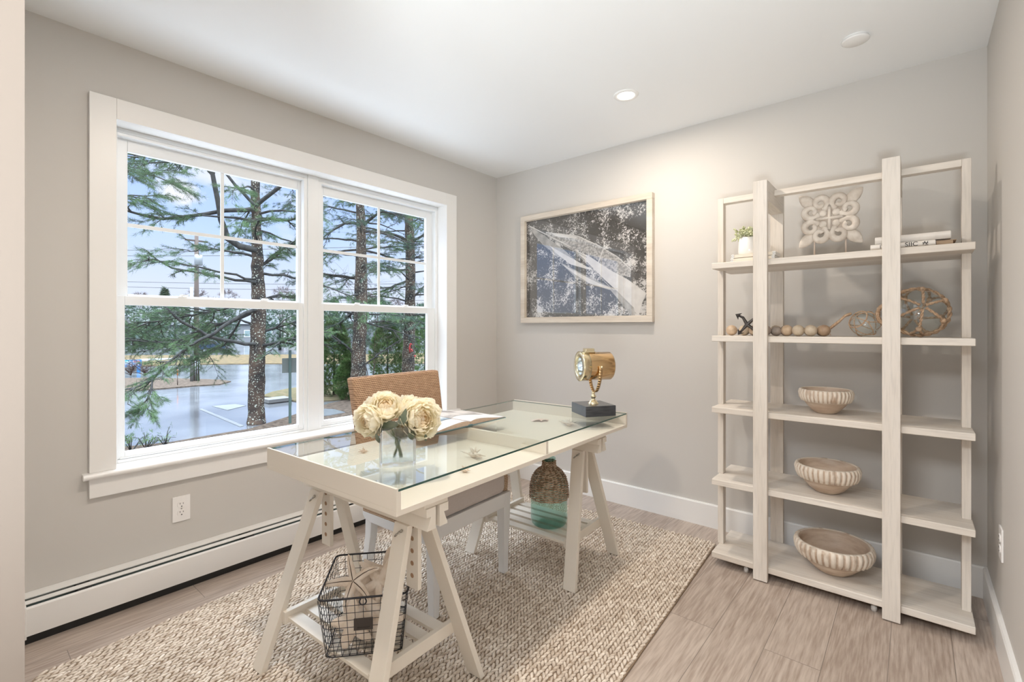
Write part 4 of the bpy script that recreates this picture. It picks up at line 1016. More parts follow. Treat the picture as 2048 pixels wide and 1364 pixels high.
# ---- bowls
m_bowl_w = std('bowl_whitewash', (.76, .68, .58), .6, col2=(.42, .29, .20), nscale=26, stretch=(1, 1, .5), lo=.52, hi=.72, bump=.4)
m_bowl_b = std('bowl_brown_wood', (.50, .37, .27), .5, col2=(.66, .54, .43), nscale=11, stretch=(1, 1, 4), detail=5)
def bowl(label, px, py, zt, R, Hh, cy=None):
    c_ = Pz(px, py, zt); c_ = Vector((c_.x, cy, zt)) if cy else c_
    t = thing('fluted_bowl', label, 'bowl', (c_.x, c_.y, zt+.0005), 0, 'fluted wooden bowls on the shelf unit')
    prof = [(R*.36, 0), (R*.40, .002), (R*.55, Hh*.13), (R*.74, Hh*.33), (R*.84, Hh*.47), (R*.90, Hh*.50), (R*.97, Hh*.66), (R*1.0, Hh*.84), (R*.985, Hh*.97), (R*.955, Hh), (R*.915, Hh*.97), (R*.90, Hh*.8), (R*.82, Hh*.5), (R*.62, Hh*.25), (R*.35, Hh*.13), (R*.02, Hh*.11)]
    nfl = 36
    def mod(th, i):
        if 5 <= i <= 8: return 1+(.075 if i < 8 else .04)*abs(math.sin(nfl/2*th))**.7
        return 1
    mis = [1, 1, 1, 1, 0, 0, 0, 0, 0, 0, 1, 1, 1, 1, 1]
    m = MB().lathe(prof, nfl*6, mod=mod, mis=mis)
    for fi in range(len(m.f)):
        v_ = m.v[m.f[fi][0]]; i_ = m.f[fi][0]//(nfl*6)
        if 5 <= i_ <= 7 and (m.f[fi][0] % (nfl*6)) % 6 in (0, 5): m.m[fi] = 1
    b_ = m.build('bowl_body', [m_bowl_w, m_bowl_b], t); b_.rotation_euler = (0, 0, .2); return t
bowl('smallest fluted wooden bowl, on the middle shelf', 1651, 826, TOPS[2], .104, .112, 2.665)
bowl('medium fluted wooden bowl, on the shelf second from the bottom', 1653, 985, TOPS[3], .124, .128, 2.655)
bowl('largest fluted wooden bowl, on the bottom shelf', 1665, 1146, TOPS[4], .150, .142, 2.665)

# ---- carved ornament
m_orn = std('carved_whitewash', (.60, .53, .46), .8, col2=(.74, .68, .61), nscale=28, bump=.5, bscale=90, bdist=.002)
m_ornd = std('carved_core', (.46, .39, .33), .85, col2=(.62, .55, .48), nscale=30)
OC = Vector((-.305, 2.70, 1.712)); OR = .125
orn = thing('carved_ornament', 'carved whitewashed scroll medallion standing on two rods', 'ornament', (OC.x, OC.y, TOPS[0]+.0005))
def OP(x, z, d=0): return Vector((OC.x+x*OR, OC.y+d*OR, OC.z+z*OR))
md = MB(); md.obox(Matrix.Translation(OC), OR*.95, OR*.20, OR*.95)
md.obox(Matrix.Translation(OC+Vector((0, -.0, 0))) @ Matrix.Rotation(math.pi/4, 4, 'Y'), OR*.95, OR*.19, OR*.95)
md.build('core', m_ornd, orn, True, bevel=.003)
crs = MB()
for a_, b_ in (((0, -.42), (0, .42)), ((-.42, 0), (.42, 0))):
    p0, p1 = OP(*a_, -.13), OP(*b_, -.13); crs.tube([p0, p0.lerp(p1, .5), p1], OR*.055, 8)
for sx in (-1, 1):
    for sz in (-1, 1):
        crs.ball(OP(sx*.21, sz*.21, -.10), OR*.14, 12, 8, sc=(1, .6, 1)); crs.ball(OP(sx*.0, sz*.45, -.10), OR*.10, 12, 8, sc=(1, .8, 1)); crs.ball(OP(sz*.45, 0, -.10), OR*.10, 12, 8, sc=(1, .8, 1))
crs.build('centre_cross', m_orn, orn, True)
for k in range(4):
    R4 = Matrix.Rotation(-k*math.pi/2, 3, 'Y')
    def Q(x, z, d=0):
        v = R4 @ Vector((x, 0, z)); return OP(v.x, v.z, d)
    for s in (1, -1):
        pts = []; rad = []; n = 26
        for i in range(n+1):
            u = i/n; th = math.radians(-70+395*u); rr_ = .265*(1-.62*u); cx, cz = .30, .60
            ang = th; pts.append(Q(s*(cx-rr_*math.cos(ang)*1.0), cz+rr_*math.sin(ang)*1.05, -.06-.05*u)); rad.append(OR*(.102-.02*u+.03*math.sin(math.pi*min(u*1.5, 1))))
        m = MB().tube(pts, rad, 10); m.build('scroll', m_orn, orn, True)
    m = MB(); d = Vector((1, 0, 1)).normalized(); vs = []
    MM = Matrix.Translation(Q(.74, .74, 0)) @ (Matrix.Rotation(-k*math.pi/2, 4, 'Y')) @ Matrix.Rotation(math.pi/4, 4, 'Y')
    prof = [(OR*.02, -OR*.36), (OR*.09, -OR*.30), (OR*.15, -OR*.12), (OR*.155, OR*.04), (OR*.11, OR*.20), (OR*.05, OR*.31), (OR*.012, OR*.36)]
    m.lathe(prof, 16, M=MM @ Matrix.Diagonal((1.35, .85, 1.05, 1)), capt=True); m.build('petal', m_orn, orn, True)
st_ = MB(); st_.box(OC.x-.10, OC.x+.10, OC.y-.03, OC.y+.03, TOPS[0]+.0005, TOPS[0]+.008); sbase = st_.build('stand_base', m_orn, orn, True)
m_rod = std('weathered_rod', (.62, .52, .44), .7)
for x in (-.062, .062): MB().tube([(OC.x+x, OC.y, TOPS[0]+.006), (OC.x+x, OC.y, OC.z-OR*.55)], .0035, 10).build('rod', m_rod, orn, True)

# ---- plant and small books
m_pot = std('white_ceramic', (.88, .86, .83), .2, coat=.3); m_succ = std('succulent_leaf', (.44, .46, .24), .5, col2=(.68, .70, .48), nscale=40); m_soil = std('soil', (.06, .045, .03), .95)
PX, PYY = -.632, 2.60
for lab, z0, dx in (('lower small white decorative book under the potted succulent', TOPS[0]+.0005, .0), ('upper small white decorative book under the potted succulent', TOPS[0]+.0185, .004)):
    t = thing('small_book', lab, 'book', (PX+.03+dx, PYY-.02, z0)); w2, d2, h_ = .098, .055, .0175
    MB().box(-w2+.012, w2-.012, -d2+.002, d2-.002, .001, h_-.001).build('page_block', std('small_book_pages', (.80, .72, .60), .7), t)
    for s in (1, -1):
        MB().box(s*w2, s*(w2-.013), -d2, d2, 0, h_).build('cover_end', m_pot, t, bevel=.001)
        m = MB()
        for k in range(6):
            a_ = 2*math.pi*k/6; m.obox(Matrix.Translation((s*(w2-.0065)+.0042*math.cos(a_), -d2-.0003, h_/2+.0042*math.sin(a_))) @ Matrix.Rotation(-a_+.9, 4, 'Y'), .0032, .0006, .0012)
        m.build('motif', m_dark, t)
pt = thing('potted_succulent', 'small green succulent in a white ceramic pot on two small books', 'plant', (PX, PYY, TOPS[0]+.0365))
MB().lathe([(.046, 0), (.050, .002), (.0505, .03), (.049, .06), (.0465, .080), (.044, .087), (.041, .088), (.039, .086), (.038, .080), (.001, .080)], 32).build('pot', m_pot, pt)
MB().lathe([(.001, .084), (.036, .082)][::-1], 20).build('soil', m_soil, pt)
m = MB(); rnd = random.Random(4)
for k in range(46):
    a_ = rnd.uniform(0, 6.283); el_ = rnd.uniform(-.15, 1.35); b0 = Vector((.018*math.cos(a_), .018*math.sin(a_), .088)); d = Vector((math.cos(a_)*math.cos(el_), math.sin(a_)*math.cos(el_), math.sin(el_)+.1)).normalized()
    ln = rnd.uniform(.025, .065); tip = b0+d*ln; m.tube([b0, b0.lerp(tip, .6), tip], [.0015, .0015, .001], 5)
    for q in range(7):
        ph = rnd.uniform(0, 6.28); pd = (d*.6+d.orthogonal().normalized()*math.cos(ph)+d.cross(d.orthogonal().normalized())*math.sin(ph)).normalized()
        pb0 = b0.lerp(tip, .45+.55*q/6); e_ = pb0+pd*.017; m.tube([pb0, pb0.lerp(e_, .6), e_], [.002, .0048, .001], 6)
m.build('foliage', m_succ, pt)

# ---- books and box at the right of the top shelf
m_linenw = std('white_cloth_book', (.80, .76, .71), .7); m_kraft = std('kraft_card', (.48, .35, .24), .8); m_ink = std('black_ink', (.03, .028, .025), .7)
z = TOPS[0]+.0008
q0 = Py(1741, 497, 2.55); q1 = Py(1871, 487, 2.55)
bA = thing('lettered_book', 'white book with black lettering on its rounded spine, under the plain book', 'book', ((q0.x+q1.x)/2, 2.62, z))
hwA = (q1.x-q0.x)/2
pr_ = [(-.07, 0)]+[(-.07-.012*math.sin(math.pi*k/8), .026*k/8) for k in range(1, 8)]+[(-.07, .026), (.08, .026), (.08, 0)]
MB().prism(pr_, -hwA, hwA, 'YZ').build('cover', m_linenw, bA, bevel=.002)
MB().box(-hwA+.002, hwA+.0015, -.066, .076, .003, .023).build('page_block', m_page, bA)
text_obj('spine_lettering', 'SIIC', m_ink, .024, frameM(Vector((bA.location.x+.030, 2.62-.0835, z+.013)), (1, 0, 0), (0, 0, 1)), bA, sx=1.05)
text_obj('spine_lettering', 'ITTO', m_ink, .022, frameM(Vector((bA.location.x-.052, 2.62-.0835, z+.013)), (1, 0, 0), (0, 0, 1)), bA, sx=.8)
m = MB()
for a_, b_ in (((-.006, -.006), (-.001, .008)), ((-.001, .008), (.004, -.004)), ((.004, -.004), (.009, .008)), ((-.008, .002), (.010, .0)), ((.0, -.008), (.010, -.007))):
    m.tube([(.072+a_[0], -.0838, .013+a_[1]), (.072+b_[0], -.0838, .013+b_[1])], .0010, 5)
m.build('spine_crest', m_ink, bA)
bK = thing('kraft_box', 'small flat brown card box beside the lettered book', 'box', (Py(1889, 485, 2.60).x, 2.62, z))
MB().box(-.026, .024, -.055, .055, 0, .020).build('box_body', m_kraft, bK, bevel=.001); MB().box(-.028, .034, -.058, .058, .020, .022).build('lid', m_kraft, bK)
q0 = Py(1750, 485, 2.56); q1 = Py(1902, 470, 2.56)
bB = thing('plain_book', 'plain white cloth-bound book with raised spine bands, top of the stack', 'book', ((q0.x+q1.x)/2, 2.63, z+.0275), .0)
hwB = (q1.x-q0.x)/2
pr_ = [(-.07, 0)]+[(-.07-.011*math.sin(math.pi*k/8), .030*k/8) for k in range(1, 8)]+[(-.07, .030), (.08, .030), (.08, 0)]
MB().prism(pr_, -hwB, hwB, 'YZ').build('cover', m_linenw, bB, bevel=.002); MB().box(-hwB+.002, hwB+.001, -.067, .076, .003, .027).build('page_block', m_page, bB)
m = MB()
for u in (-.6, -.2, .2, .6): m.prism([(-.0695, 0)]+[(-.070-.0128*math.sin(math.pi*k/8), .030*k/8) for k in range(1, 8)]+[(-.0695, .030)], hwB*u-.0025, hwB*u+.0025, 'YZ')
m.build('spine_band', m_linenw, bB)

# ---- second shelf: beads, anchor, floats
zs = TOPS[1]
m_beads = [std('bead_tan', (.48, .34, .22), .5, col2=(.62, .47, .33), nscale=40), std('bead_grey', (.30, .24, .20), .55, col2=(.42, .35, .30), nscale=40), std('bead_sand', (.50, .40, .29), .5, col2=(.60, .50, .38), nscale=50), std('bead_walnut', (.34, .22, .14), .5, col2=(.48, .34, .22), nscale=30)]
bg = thing('bead_garland', 'strand of large round wooden beads lying along the shelf', 'bead garland', (-.5, 2.63, zs)); rb = .0265
fx = [Py(px_, 660, 2.60).x for px_ in (1463, 1487, 1509, 1531, 1552, 1573, 1597, 1622, 1647)]; cols = [0, 2, 0, 1, 1, 0, 2, 2, 3]
pts = []
for i, x in enumerate(fx):
    yy = 2.602+.012*math.sin(i*1.7); rr_ = rb*(.86 if i in (4,) else 1); MB().ball(Vector((x, yy, zs+rr_+.0005)), rr_, 22, 14).build('bead', m_beads[cols[i]], bg, True); pts.append((x, yy, zs+rb))
bx2 = [(x-.012, 2.656+.006*math.sin(i*2.3)) for i, x in enumerate(fx) if i not in (0,)]
for i, (x, yy) in enumerate(bx2):
    rr_ = rb*.97; MB().ball(Vector((x, yy, zs+rr_+.0005)), rr_, 22, 14).build('bead', m_beads[(i*3+1) % 4], bg, True); pts.insert(0, (x, yy, zs+rb)) if False else None
MB().tube([(p_[0], p_[1], zs+rb) for p_ in pts]+[(fx[-1]+.024, 2.60, zs+.015), (fx[-1]+.028, 2.60, zs+.006), (fx[-1]+.020, 2.60, zs+.008)], .0022, 6).build('cord', std('jute_cord', (.40, .28, .18), .8), bg, True)

m_iron = std('anchor_iron', (.055, .050, .048), .35, .6, col2=(.09, .08, .075), nscale=30)
an = thing('metal_anchor', 'small dark metal grapnel anchor leaning on the wooden beads', 'anchor', (-.64, 2.552, zs))
m = MB(); ac = Vector((Py(1494, 649, 2.555).x, 2.555, Py(1494, 649, 2.555).z))
def AP(px_, py_, y=2.555): v = Py(px_, py_, y); return Vector((v.x, y, max(v.z, zs+.006)))
e1, e2, e3, e4 = AP(1474, 630), AP(1478, 667, 2.545), AP(1517, 630, 2.56), AP(1514, 667, 2.56)
m.tube([e1, AP(1486, 635), ac, ac.lerp(e4, .5)+Vector((0, 0, .004)), e4], [.0045, .0065, .009, .0065, .0045], 6)
m.tube([e2, e2.lerp(ac, .5)+Vector((0, 0, -.001)), ac, ac.lerp(e3, .5), e3], [.0045, .0060, .009, .0065, .0045], 6)
m.build('anchor_arm', m_iron, an, True)
for e_, dr in ((e1, Vector((-1, 0, .55))), (e2, Vector((-.55, -.1, -.8))), (e3, Vector((.9, 0, .6))), (e4, Vector((.8, 0, -.4)))):
    d = dr.normalized(); sd_ = Vector((-d.z, 0, d.x)); tip = e_+d*.010; tip.z = max(tip.z, zs+.001); ba = e_-d*.016
    L1, R1 = ba+sd_*.021-d*.002, ba-sd_*.021-d*.002
    for q in (L1, R1): q.z = max(q.z, zs+.002)
    yv = Vector((0, .007, 0)); vs = [tip, L1, R1, ba+d*.008-yv*1.3, ba+d*.008+yv*1.3]
    MB().add(vs, [(0, 1, 3), (0, 3, 2), (0, 4, 1), (0, 2, 4), (1, 4, 3), (2, 3, 4)]).build('fluke', m_iron, an, True, bevel=.001)

m_float = clear_glass('float_glass', (.93, .955, .95), 1.95); m_rope = std('jute_rope', (.45, .29, .18), .85, col2=(.64, .46, .31), nscale=120, bump=.6, bscale=260)
def twist(path, r, name, par, turns=1.0, closed=False, strands=2):
    m = MB(); P = [Vector(q) for q in path]; n = len(P)
    # resample
    out_ = []; tot = sum((P[i+1]-P[i]).length for i in range(n-1)); stepl = r*1.2; 
    for i in range(n-1):
        k = max(1, int((P[i+1]-P[i]).length/stepl))
        for j in range(k): out_.append(P[i].lerp(P[i+1], j/k))
    out_.append(P[-1])
    for s in range(strands):
        pp = []; up = Vector((0, 0, 1)); dist = 0
        for i, q in enumerate(out_):
            t_ = (out_[min(i+1, len(out_)-1)]-out_[max(i-1, 0)]); t_ = t_.normalized() if t_.length > 1e-9 else Vector((1, 0, 0))
            a_ = up-t_*up.dot(t_); a_ = a_.normalized() if a_.length > 1e-4 else t_.orthogonal().normalized(); b_ = t_.cross(a_); up = a_
            if i: dist += (q-out_[i-1]).length
            th = dist/(r*7)*2*math.pi+s*2*math.pi/strands; pp.append(q+(a_*math.cos(th)+b_*math.sin(th))*r*.5)
        m.tube(pp, r*.62, 5)
    return m
def sph_path(c_, R, pts, n=10):
    """great-circle path through (az, el) points"""
    V = [Vector((math.cos(a_)*math.cos(e_), math.sin(a_)*math.cos(e_), math.sin(e_))) for a_, e_ in pts]; o = []
    for i in range(len(V)-1):
        for k in range(n): o.append(c_+(V[i].lerp(V[i+1], k/n)).normalized()*R)
    o.append(c_+V[-1]*R); return o
def glass_float(label, c_, R, r, tilt, seedn, meridians, ropes_extra=()):
    t = thing('glass_float', label, 'glass float', (c_.x, c_.y, zs+.0005), 0, 'rope-netted glass floats')
    m = MB(); m.ball(c_, R, 48, 28)
    nf = len(m.f)//1
    m.build('glass_ball', m_float, t, True)
    Tm = tilt; 
    def NP(lst, rr_): return [c_+Tm @ (q-c_) for q in sph_path(c_, rr_, lst)]
    net = MB(); k = meridians
    lat = math.radians(32)
    for i in range(k):
        a0 = 2*math.pi*i/k; a1 = 2*math.pi*(i+1)/k; am = (a0+a1)/2
        for pth in (((0+a0, math.pi/2-.12), (a0, lat)), ((a0, lat), (am, -lat)), ((am, -lat), (a1, lat)), ((am, -lat), (am, -math.pi/2+.12))):
            tw = twist(NP(pth, R+r*.8), r, '', None); o = len(net.v); net.add(tw.v, tw.f, 0, True)
    for (e_) in ropes_extra:
        pth = [(2*math.pi*i/12, e_) for i in range(13)]; tw = twist(NP(pth, R+r), r*1.35, '', None); net.add(tw.v, tw.f, 0, True)
    for i in range(k):
        for (a_, e_) in ((2*math.pi*i/k, lat), (2*math.pi*(i+.5)/k, -lat)):
            net.ball(NP([(a_, e_), (a_, e_)], R+r)[0], r*1.9, 8, 6)
    mn = min(v[2] for v in net.v); dz = zs+.0008-mn
    net.build('rope_net', m_rope, t, True)
    return t, dz
RB = .096; cB = Vector((Py(1836, 630, 2.69).x, 2.69, zs+RB+.0125))
tB, dzb = glass_float('large clear glass float in rope netting at the right of the shelf', cB, RB, .0058, Euler((math.radians(75), math.radians(35), 0)).to_matrix(), 1, 6, (0.05,))
tB.location.z += dzb
RS = .056; cS = Vector((Py(1730, 646, 2.66).x, 2.66, zs+RS+.006))
tS, dzs = glass_float('small clear glass float in thin rope netting beside the beads', cS, RS, .0022, Euler((math.radians(40), math.radians(-50), 0)).to_matrix(), 2, 5, (.75,))
tS.location.z += dzs
# wrapped handles
def coil(path, r, rw, name, par):
    m = MB(); P = [Vector(q) for q in path]; m.tube(P, r, 8)
    out_ = []
    for i in range(len(P)-1):
        k = max(1, int((P[i+1]-P[i]).length/(rw*.5)))
        for j in range(k): out_.append(P[i].lerp(P[i+1], j/k))
    up = Vector((0, 0, 1)); dist = 0; pp = []
    for i, q in enumerate(out_):
        t_ = (out_[min(i+1, len(out_)-1)]-out_[max(i-1, 0)]).normalized(); a_ = up-t_*up.dot(t_); a_ = a_.normalized() if a_.length > 1e-4 else t_.orthogonal().normalized(); b_ = t_.cross(a_); up = a_
        if i: dist += (q-out_[i-1]).length
        th = dist/(rw*2.0)*2*math.pi; pp.append(q+(a_*math.cos(th)+b_*math.sin(th))*(r))
    m.tube(pp, rw, 5); m.build(name, m_rope, par, True)
A0 = Py(1660, 655, 2.64); A1 = Py(1678, 641, 2.64); A2 = Py(1690, 630, 2.65); A3 = Py(1703, 625, 2.655)
coil([A0, A1, A2, A3], .0055, .0018, 'wrapped_handle', tS)
lpth = []
for k in range(15):
    th = math.radians(60+250*k/14); c0 = Py(1769, 630, 2.64); lpth.append(Vector((c0.x+.024*math.cos(th)-.0, 2.64+.01*math.sin(th), c0.z+.040*math.sin(th)+.004)))
coil(lpth, .0075, .0028, 'wrapped_loop', tB)

# ================================================================== OUTSIDE
G = -1.8
m_wet = std('wet_asphalt', (.14, .147, .155), .13, col2=(.09, .095, .103), nscale=.5, stretch=(1, 1, 1), bump=.25, bscale=1.2, bdist=.02, detail=6, spec=.9)
m_grassd = std('dry_grass', (.125, .09, .048), .95, col2=(.07, .058, .034), nscale=3, detail=8, spec=.08)
m_mulch = std('leaf_mulch', (.04, .03, .023), .95, col2=(.11, .085, .065), nscale=8, detail=8, spec=.08)
m_grassg = std('wintry_grass', (.07, .07, .035), .95, col2=(.13, .10, .06), nscale=4, detail=8, spec=.08)
m_line = std('road_paint', (.16, .17, .175), .3)
bx('ground', m_wet, (-140, XL-TW-.25, -60, 130, G-.2, G), kind='structure')
def patch_(name, pts, mat, z=.03):
    q = [Pz(x, y, G+z) for x, y in pts]; q = [(v.x, v.y) for v in q]
    return MB().prism(q, G-.02, G+z, 'XY').build(name, mat, kind='structure')
bx('bounce_slab', std('bounce_slab_pale', (.62, .63, .64), .85, col2=(.54, .55, .56), nscale=2), (-6.5, XL-TW-.25, -16, 22, G-.02, G+.04), kind='structure')  # pale slab added out of view to reflect skylight up onto the ceiling
bx('lawn_strip', m_mulch, (-14.6, -6.5, -25, 30, G-.02, G+.02), kind='structure')
patch_('lawn_near', [(120, 925), (250, 893), (340, 884), (420, 870), (500, 857), (560, 838), (610, 822), (660, 806), (760, 785), (900, 770), (900, 800), (700, 850), (560, 872), (430, 893), (340, 905), (250, 918), (120, 945)], m_mulch)
patch_('lawn_right', [(524, 791), (545, 783), (575, 777), (610, 772), (700, 767), (900, 755), (900, 795), (760, 800), (692, 798), (640, 802), (600, 803), (560, 797)], m_grassg, .04)
patch_('island_bed', [(120, 752), (245, 756), (300, 755), (380, 757), (440, 759), (462, 762), (440, 768), (390, 771), (330, 776), (245, 782), (120, 790)], m_mulch, .05)
patch_('lawn_far', [(200, 711), (300, 710), (420, 710), (520, 709), (760, 708), (900, 705), (900, 727), (760, 726), (640, 727), (520, 727), (420, 728), (300, 731), (200, 733)], m_grassd, .05)
patch_('far_driveway', [(280, 722), (330, 719), (400, 717), (400, 715.5), (330, 716), (280, 718)], std('wet_concrete', (.25, .26, .27), .3), .08)
patch_('parking_line', [(398, 818), (404, 817), (488, 851), (480, 853)], m_line, .012)
patch_('parking_line', [(424, 812), (470, 808), (492, 811), (455, 820)], m_line, .012)
patch_('wet_walk', [(640, 817), (668, 818), (690, 824), (660, 830), (640, 832)], std('wet_walk', (.15, .16, .17), .2), .05)

m_bark = std('pine_bark', (.085, .068, .055), .9, col2=(.17, .13, .10), nscale=6, stretch=(1, 1, .4), bump=1, bscale=14, bdist=.02)
# pale lichen speckle over the bark
def bark(name, speck=.62):
    m, nt = new_mat(name); L = nt.links.new
    out = N(nt, 'ShaderNodeOutputMaterial'); p = N(nt, 'ShaderNodeBsdfPrincipled'); L(p.outputs[0], out.inputs[0]); p.inputs['Roughness'].default_value = .9; p.inputs['Specular IOR Level'].default_value = .1
    tc = N(nt, 'ShaderNodeTexCoord'); n1 = N(nt, 'ShaderNodeTexNoise'); n1.inputs['Scale'].default_value = 3; n1.inputs['Detail'].default_value = 6; L(tc.outputs['Object'], n1.inputs['Vector'])
    r1 = N(nt, 'ShaderNodeValToRGB'); r1.color_ramp.elements[0].position = .35; r1.color_ramp.elements[1].position = .65; r1.color_ramp.elements[0].color = (.022, .022, .022, 1); r1.color_ramp.elements[1].color = (.085, .06, .045, 1); L(n1.outputs['Fac'], r1.inputs[0])
    n2 = N(nt, 'ShaderNodeTexNoise'); n2.inputs['Scale'].default_value = 22; n2.inputs['Detail'].default_value = 1; L(tc.outputs['Object'], n2.inputs['Vector'])
    r2 = N(nt, 'ShaderNodeValToRGB'); r2.color_ramp.elements[0].position = speck; r2.color_ramp.elements[1].position = speck+.04; L(n2.outputs['Fac'], r2.inputs[0])
    mx = N(nt, 'ShaderNodeMix', data_type='RGBA'); mx.inputs[7].default_value = (.34, .36, .30, 1); L(r2.outputs[0], mx.inputs[0]); L(r1.outputs[0], mx.inputs[6]); L(mx.outputs[2], p.inputs['Base Color']); return m
m_bark = bark('lichened_bark'); m_branch = std('branch_bark', (.028, .030, .031), .9, col2=(.062, .062, .058), nscale=8, spec=.08)
m_needle = std('pine_needles', (.035, .075, .035), .7, col2=(.115, .19, .085), nscale=1.3, detail=5, spec=.08)
m_needle2 = std('pine_needles_dull', (.035, .065, .05), .7, col2=(.095, .15, .10), nscale=1.5, detail=5, spec=.08)
m_cedar = std('cedar_leaf', (.03, .07, .02), .8, col2=(.11, .19, .06), nscale=3, detail=5, spec=.08)

def needles_mesh(name, pos, dirs, mat, parent, nn=14, Ln=.125, wd=.0065, spread=.9, seed=0, drop=.25):
    """pos, dirs: arrays of tuft positions/directions -> one mesh of thin triangles"""
    rng = np.random.default_rng(seed); n = len(pos)
    if n == 0: return
    P = np.repeat(np.array(pos), nn, 0); D = np.repeat(np.array(dirs), nn, 0)
    D = D+rng.normal(0, spread, D.shape)*.55; D[:, 2] -= drop*rng.uniform(0, 1, len(D)); D /= np.linalg.norm(D, axis=1)[:, None]
    ln = Ln*rng.uniform(.7, 1.15, len(D))[:, None]; R = rng.normal(0, 1, D.shape); Sd = np.cross(D, R); Sd /= np.linalg.norm(Sd, axis=1)[:, None]
    P = P+rng.normal(0, .02, P.shape)
    V = np.stack([P-Sd*wd/2, P+Sd*wd/2, P+D*ln], 1).reshape(-1, 3); m = len(P)
    inv = np.array(ROOT[parent.name].inverted()); V = V @ inv[:3, :3].T+inv[:3, 3]
    me = bpy.data.meshes.new(name); me.vertices.add(len(V)); me.vertices.foreach_set('co', V.ravel()); me.loops.add(len(V)); me.loops.foreach_set('vertex_index', np.arange(len(V)))
    me.polygons.add(m); me.polygons.foreach_set('loop_start', np.arange(m)*3); me.update(calc_edges=True); me.materials.append(mat)
    o = bpy.data.objects.new(name, me); COL.objects.link(o); o.parent = parent; ROOT[o.name] = ROOT[parent.name]; o['kind'] = 'stuff'; return o

class Branches:
    def __init__(s, seed): s.rnd = random.Random(seed); s.m = MB(); s.pos = []; s.dir = []
    def twig(s, p, d, L_, r, lvl, dens):
        rnd = s.rnd; n = 4; pts = [Vector(p)]; d = Vector(d).normalized()
        for i in range(n):
            d = (d+Vector((rnd.gauss(0, .16), rnd.gauss(0, .16), rnd.gauss(0, .12)-.02))).normalized(); pts.append(pts[-1]+d*L_/n)
        s.m.tube(pts, [r*(1-.75*i/n) for i in range(n+1)], 4 if lvl else 5, cap=False)
        if lvl > 0:
            for i in range(1, n+1):
                for q in range(2):
                    if rnd.random() < .85:
                        sd = d.cross(Vector((0, 0, 1))).normalized()*(1 if q else -1)
                        dd = (d*.8+sd*rnd.uniform(.4, 1.1)+Vector((0, 0, rnd.uniform(-.35, .25)))).normalized()
                        s.twig(pts[i], dd, L_*rnd.uniform(.35, .6), r*.45, lvl-1, dens)
        else:
            for i in range(1, n+1):
                if rnd.random() < dens: s.pos.append(tuple(pts[i])); s.dir.append(tuple(d))
    def limb(s, pts, r0, r1, dens, lvl=1, side=1.0, start=.25, every=.35, sublen=.7):
        """explicit main limb, dressed with twigs"""
        rnd = s.rnd; P = [Vector(p) for p in pts]; Q = []
        for i in range(len(P)-1):
            k = max(1, int((P[i+1]-P[i]).length/.25))
            for j in range(k): Q.append(P[i].lerp(P[i+1], j/k)+Vector((rnd.gauss(0, .015), rnd.gauss(0, .015), rnd.gauss(0, .015))))
        Q.append(P[-1]); n = len(Q); s.m.tube(Q, [r0+(r1-r0)*i/(n-1) for i in range(n)], 6, cap=False)
        acc = 0
        for i in range(1, n):
            acc += (Q[i]-Q[i-1]).length
            if i/n > start and acc > every:
                acc = 0; d = (Q[i]-Q[i-1]).normalized()
                for sg in (1, -1):
                    sd = d.cross(Vector((0, 0, 1))).normalized()*sg
                    dd = d*.6+sd*rnd.uniform(.3, 1.0)+Vector((0, 0, rnd.uniform(-.5, .35)))
                    s.twig(Q[i], dd, sublen*rnd.uniform(.6, 1.2), r1*1.1+.004, lvl, dens)
        s.twig(Q[-1], (Q[-1]-Q[-2]), sublen, r1, lvl, dens)
def pine(name, label, base, trunk_pts, seed, z0, z1, nbr, blen, dens_lo, dens_hi, mat, limbs=(), group=None, nn=17):
    t = thing(name, label, 'tree', tuple(base), 0, group)
    tr = MB(); P = [Vector(q[:3]) for q in trunk_pts]; R_ = [q[3] for q in trunk_pts]; PP = []; RR = []; rnd = random.Random(seed)
    for i in range(len(P)-1):
        for j in range(6): PP.append(P[i].lerp(P[i+1], j/6)+Vector((rnd.gauss(0, .008), rnd.gauss(0, .008), 0))); RR.append((R_[i]+(R_[i+1]-R_[i])*j/6)*rnd.uniform(.96, 1.05))
    PP.append(P[-1]); RR.append(R_[-1]); tr.tube(PP, RR, 14); tr.build('trunk', m_bark, t, True)
    B = Branches(seed)
    def at(z):
        for a_, b_, ra, rb_ in zip(P, P[1:], R_, R_[1:]):
            if a_.z <= z <= b_.z: f_ = (z-a_.z)/(b_.z-a_.z); return a_.lerp(b_, f_), ra+(rb_-ra)*f_
        return P[-1], R_[-1]
    az = rnd.uniform(0, 6)
    for k in range(nbr):
        z = z0+(z1-z0)*(k+rnd.random())/nbr; az += 2.4+rnd.uniform(-.4, .4); c_, r = at(z); el_ = rnd.uniform(-.05, .35)
        d = Vector((math.cos(az), math.sin(az), el_)).normalized(); Lb = blen*rnd.uniform(.6, 1.1); pts = [c_+d*r*.6]
        for i in range(5): d = (d+Vector((rnd.gauss(0, .08), rnd.gauss(0, .08), -.07+rnd.gauss(0, .04)))).normalized(); pts.append(pts[-1]+d*Lb/5)
        de = dens_lo+(dens_hi-dens_lo)*(z-z0)/(z1-z0); B.limb(pts, .035+.01*rnd.random(), .010, de, 1, start=.35, every=.40, sublen=.65)
    for L_ in limbs:
        if L_['dens'] >= .75: L_ = dict(L_, every=L_['every']*.62)
        B.limb(**L_)
    B.m.build('branch', m_branch, t, True); o = needles_mesh('foliage', B.pos, B.dir, mat, t, nn=nn, seed=seed)
    return t
def ptsd(lst, d0, d1):
    n = len(lst); return [tuple(Pd(x, y, d0+(d1-d0)*i/(n-1))) for i, (x, y) in enumerate(lst)]
D1 = 14.9; b1 = Pd(513, 858, D1); b1.z = G
tp = [(b1.x, b1.y, G, .27)]
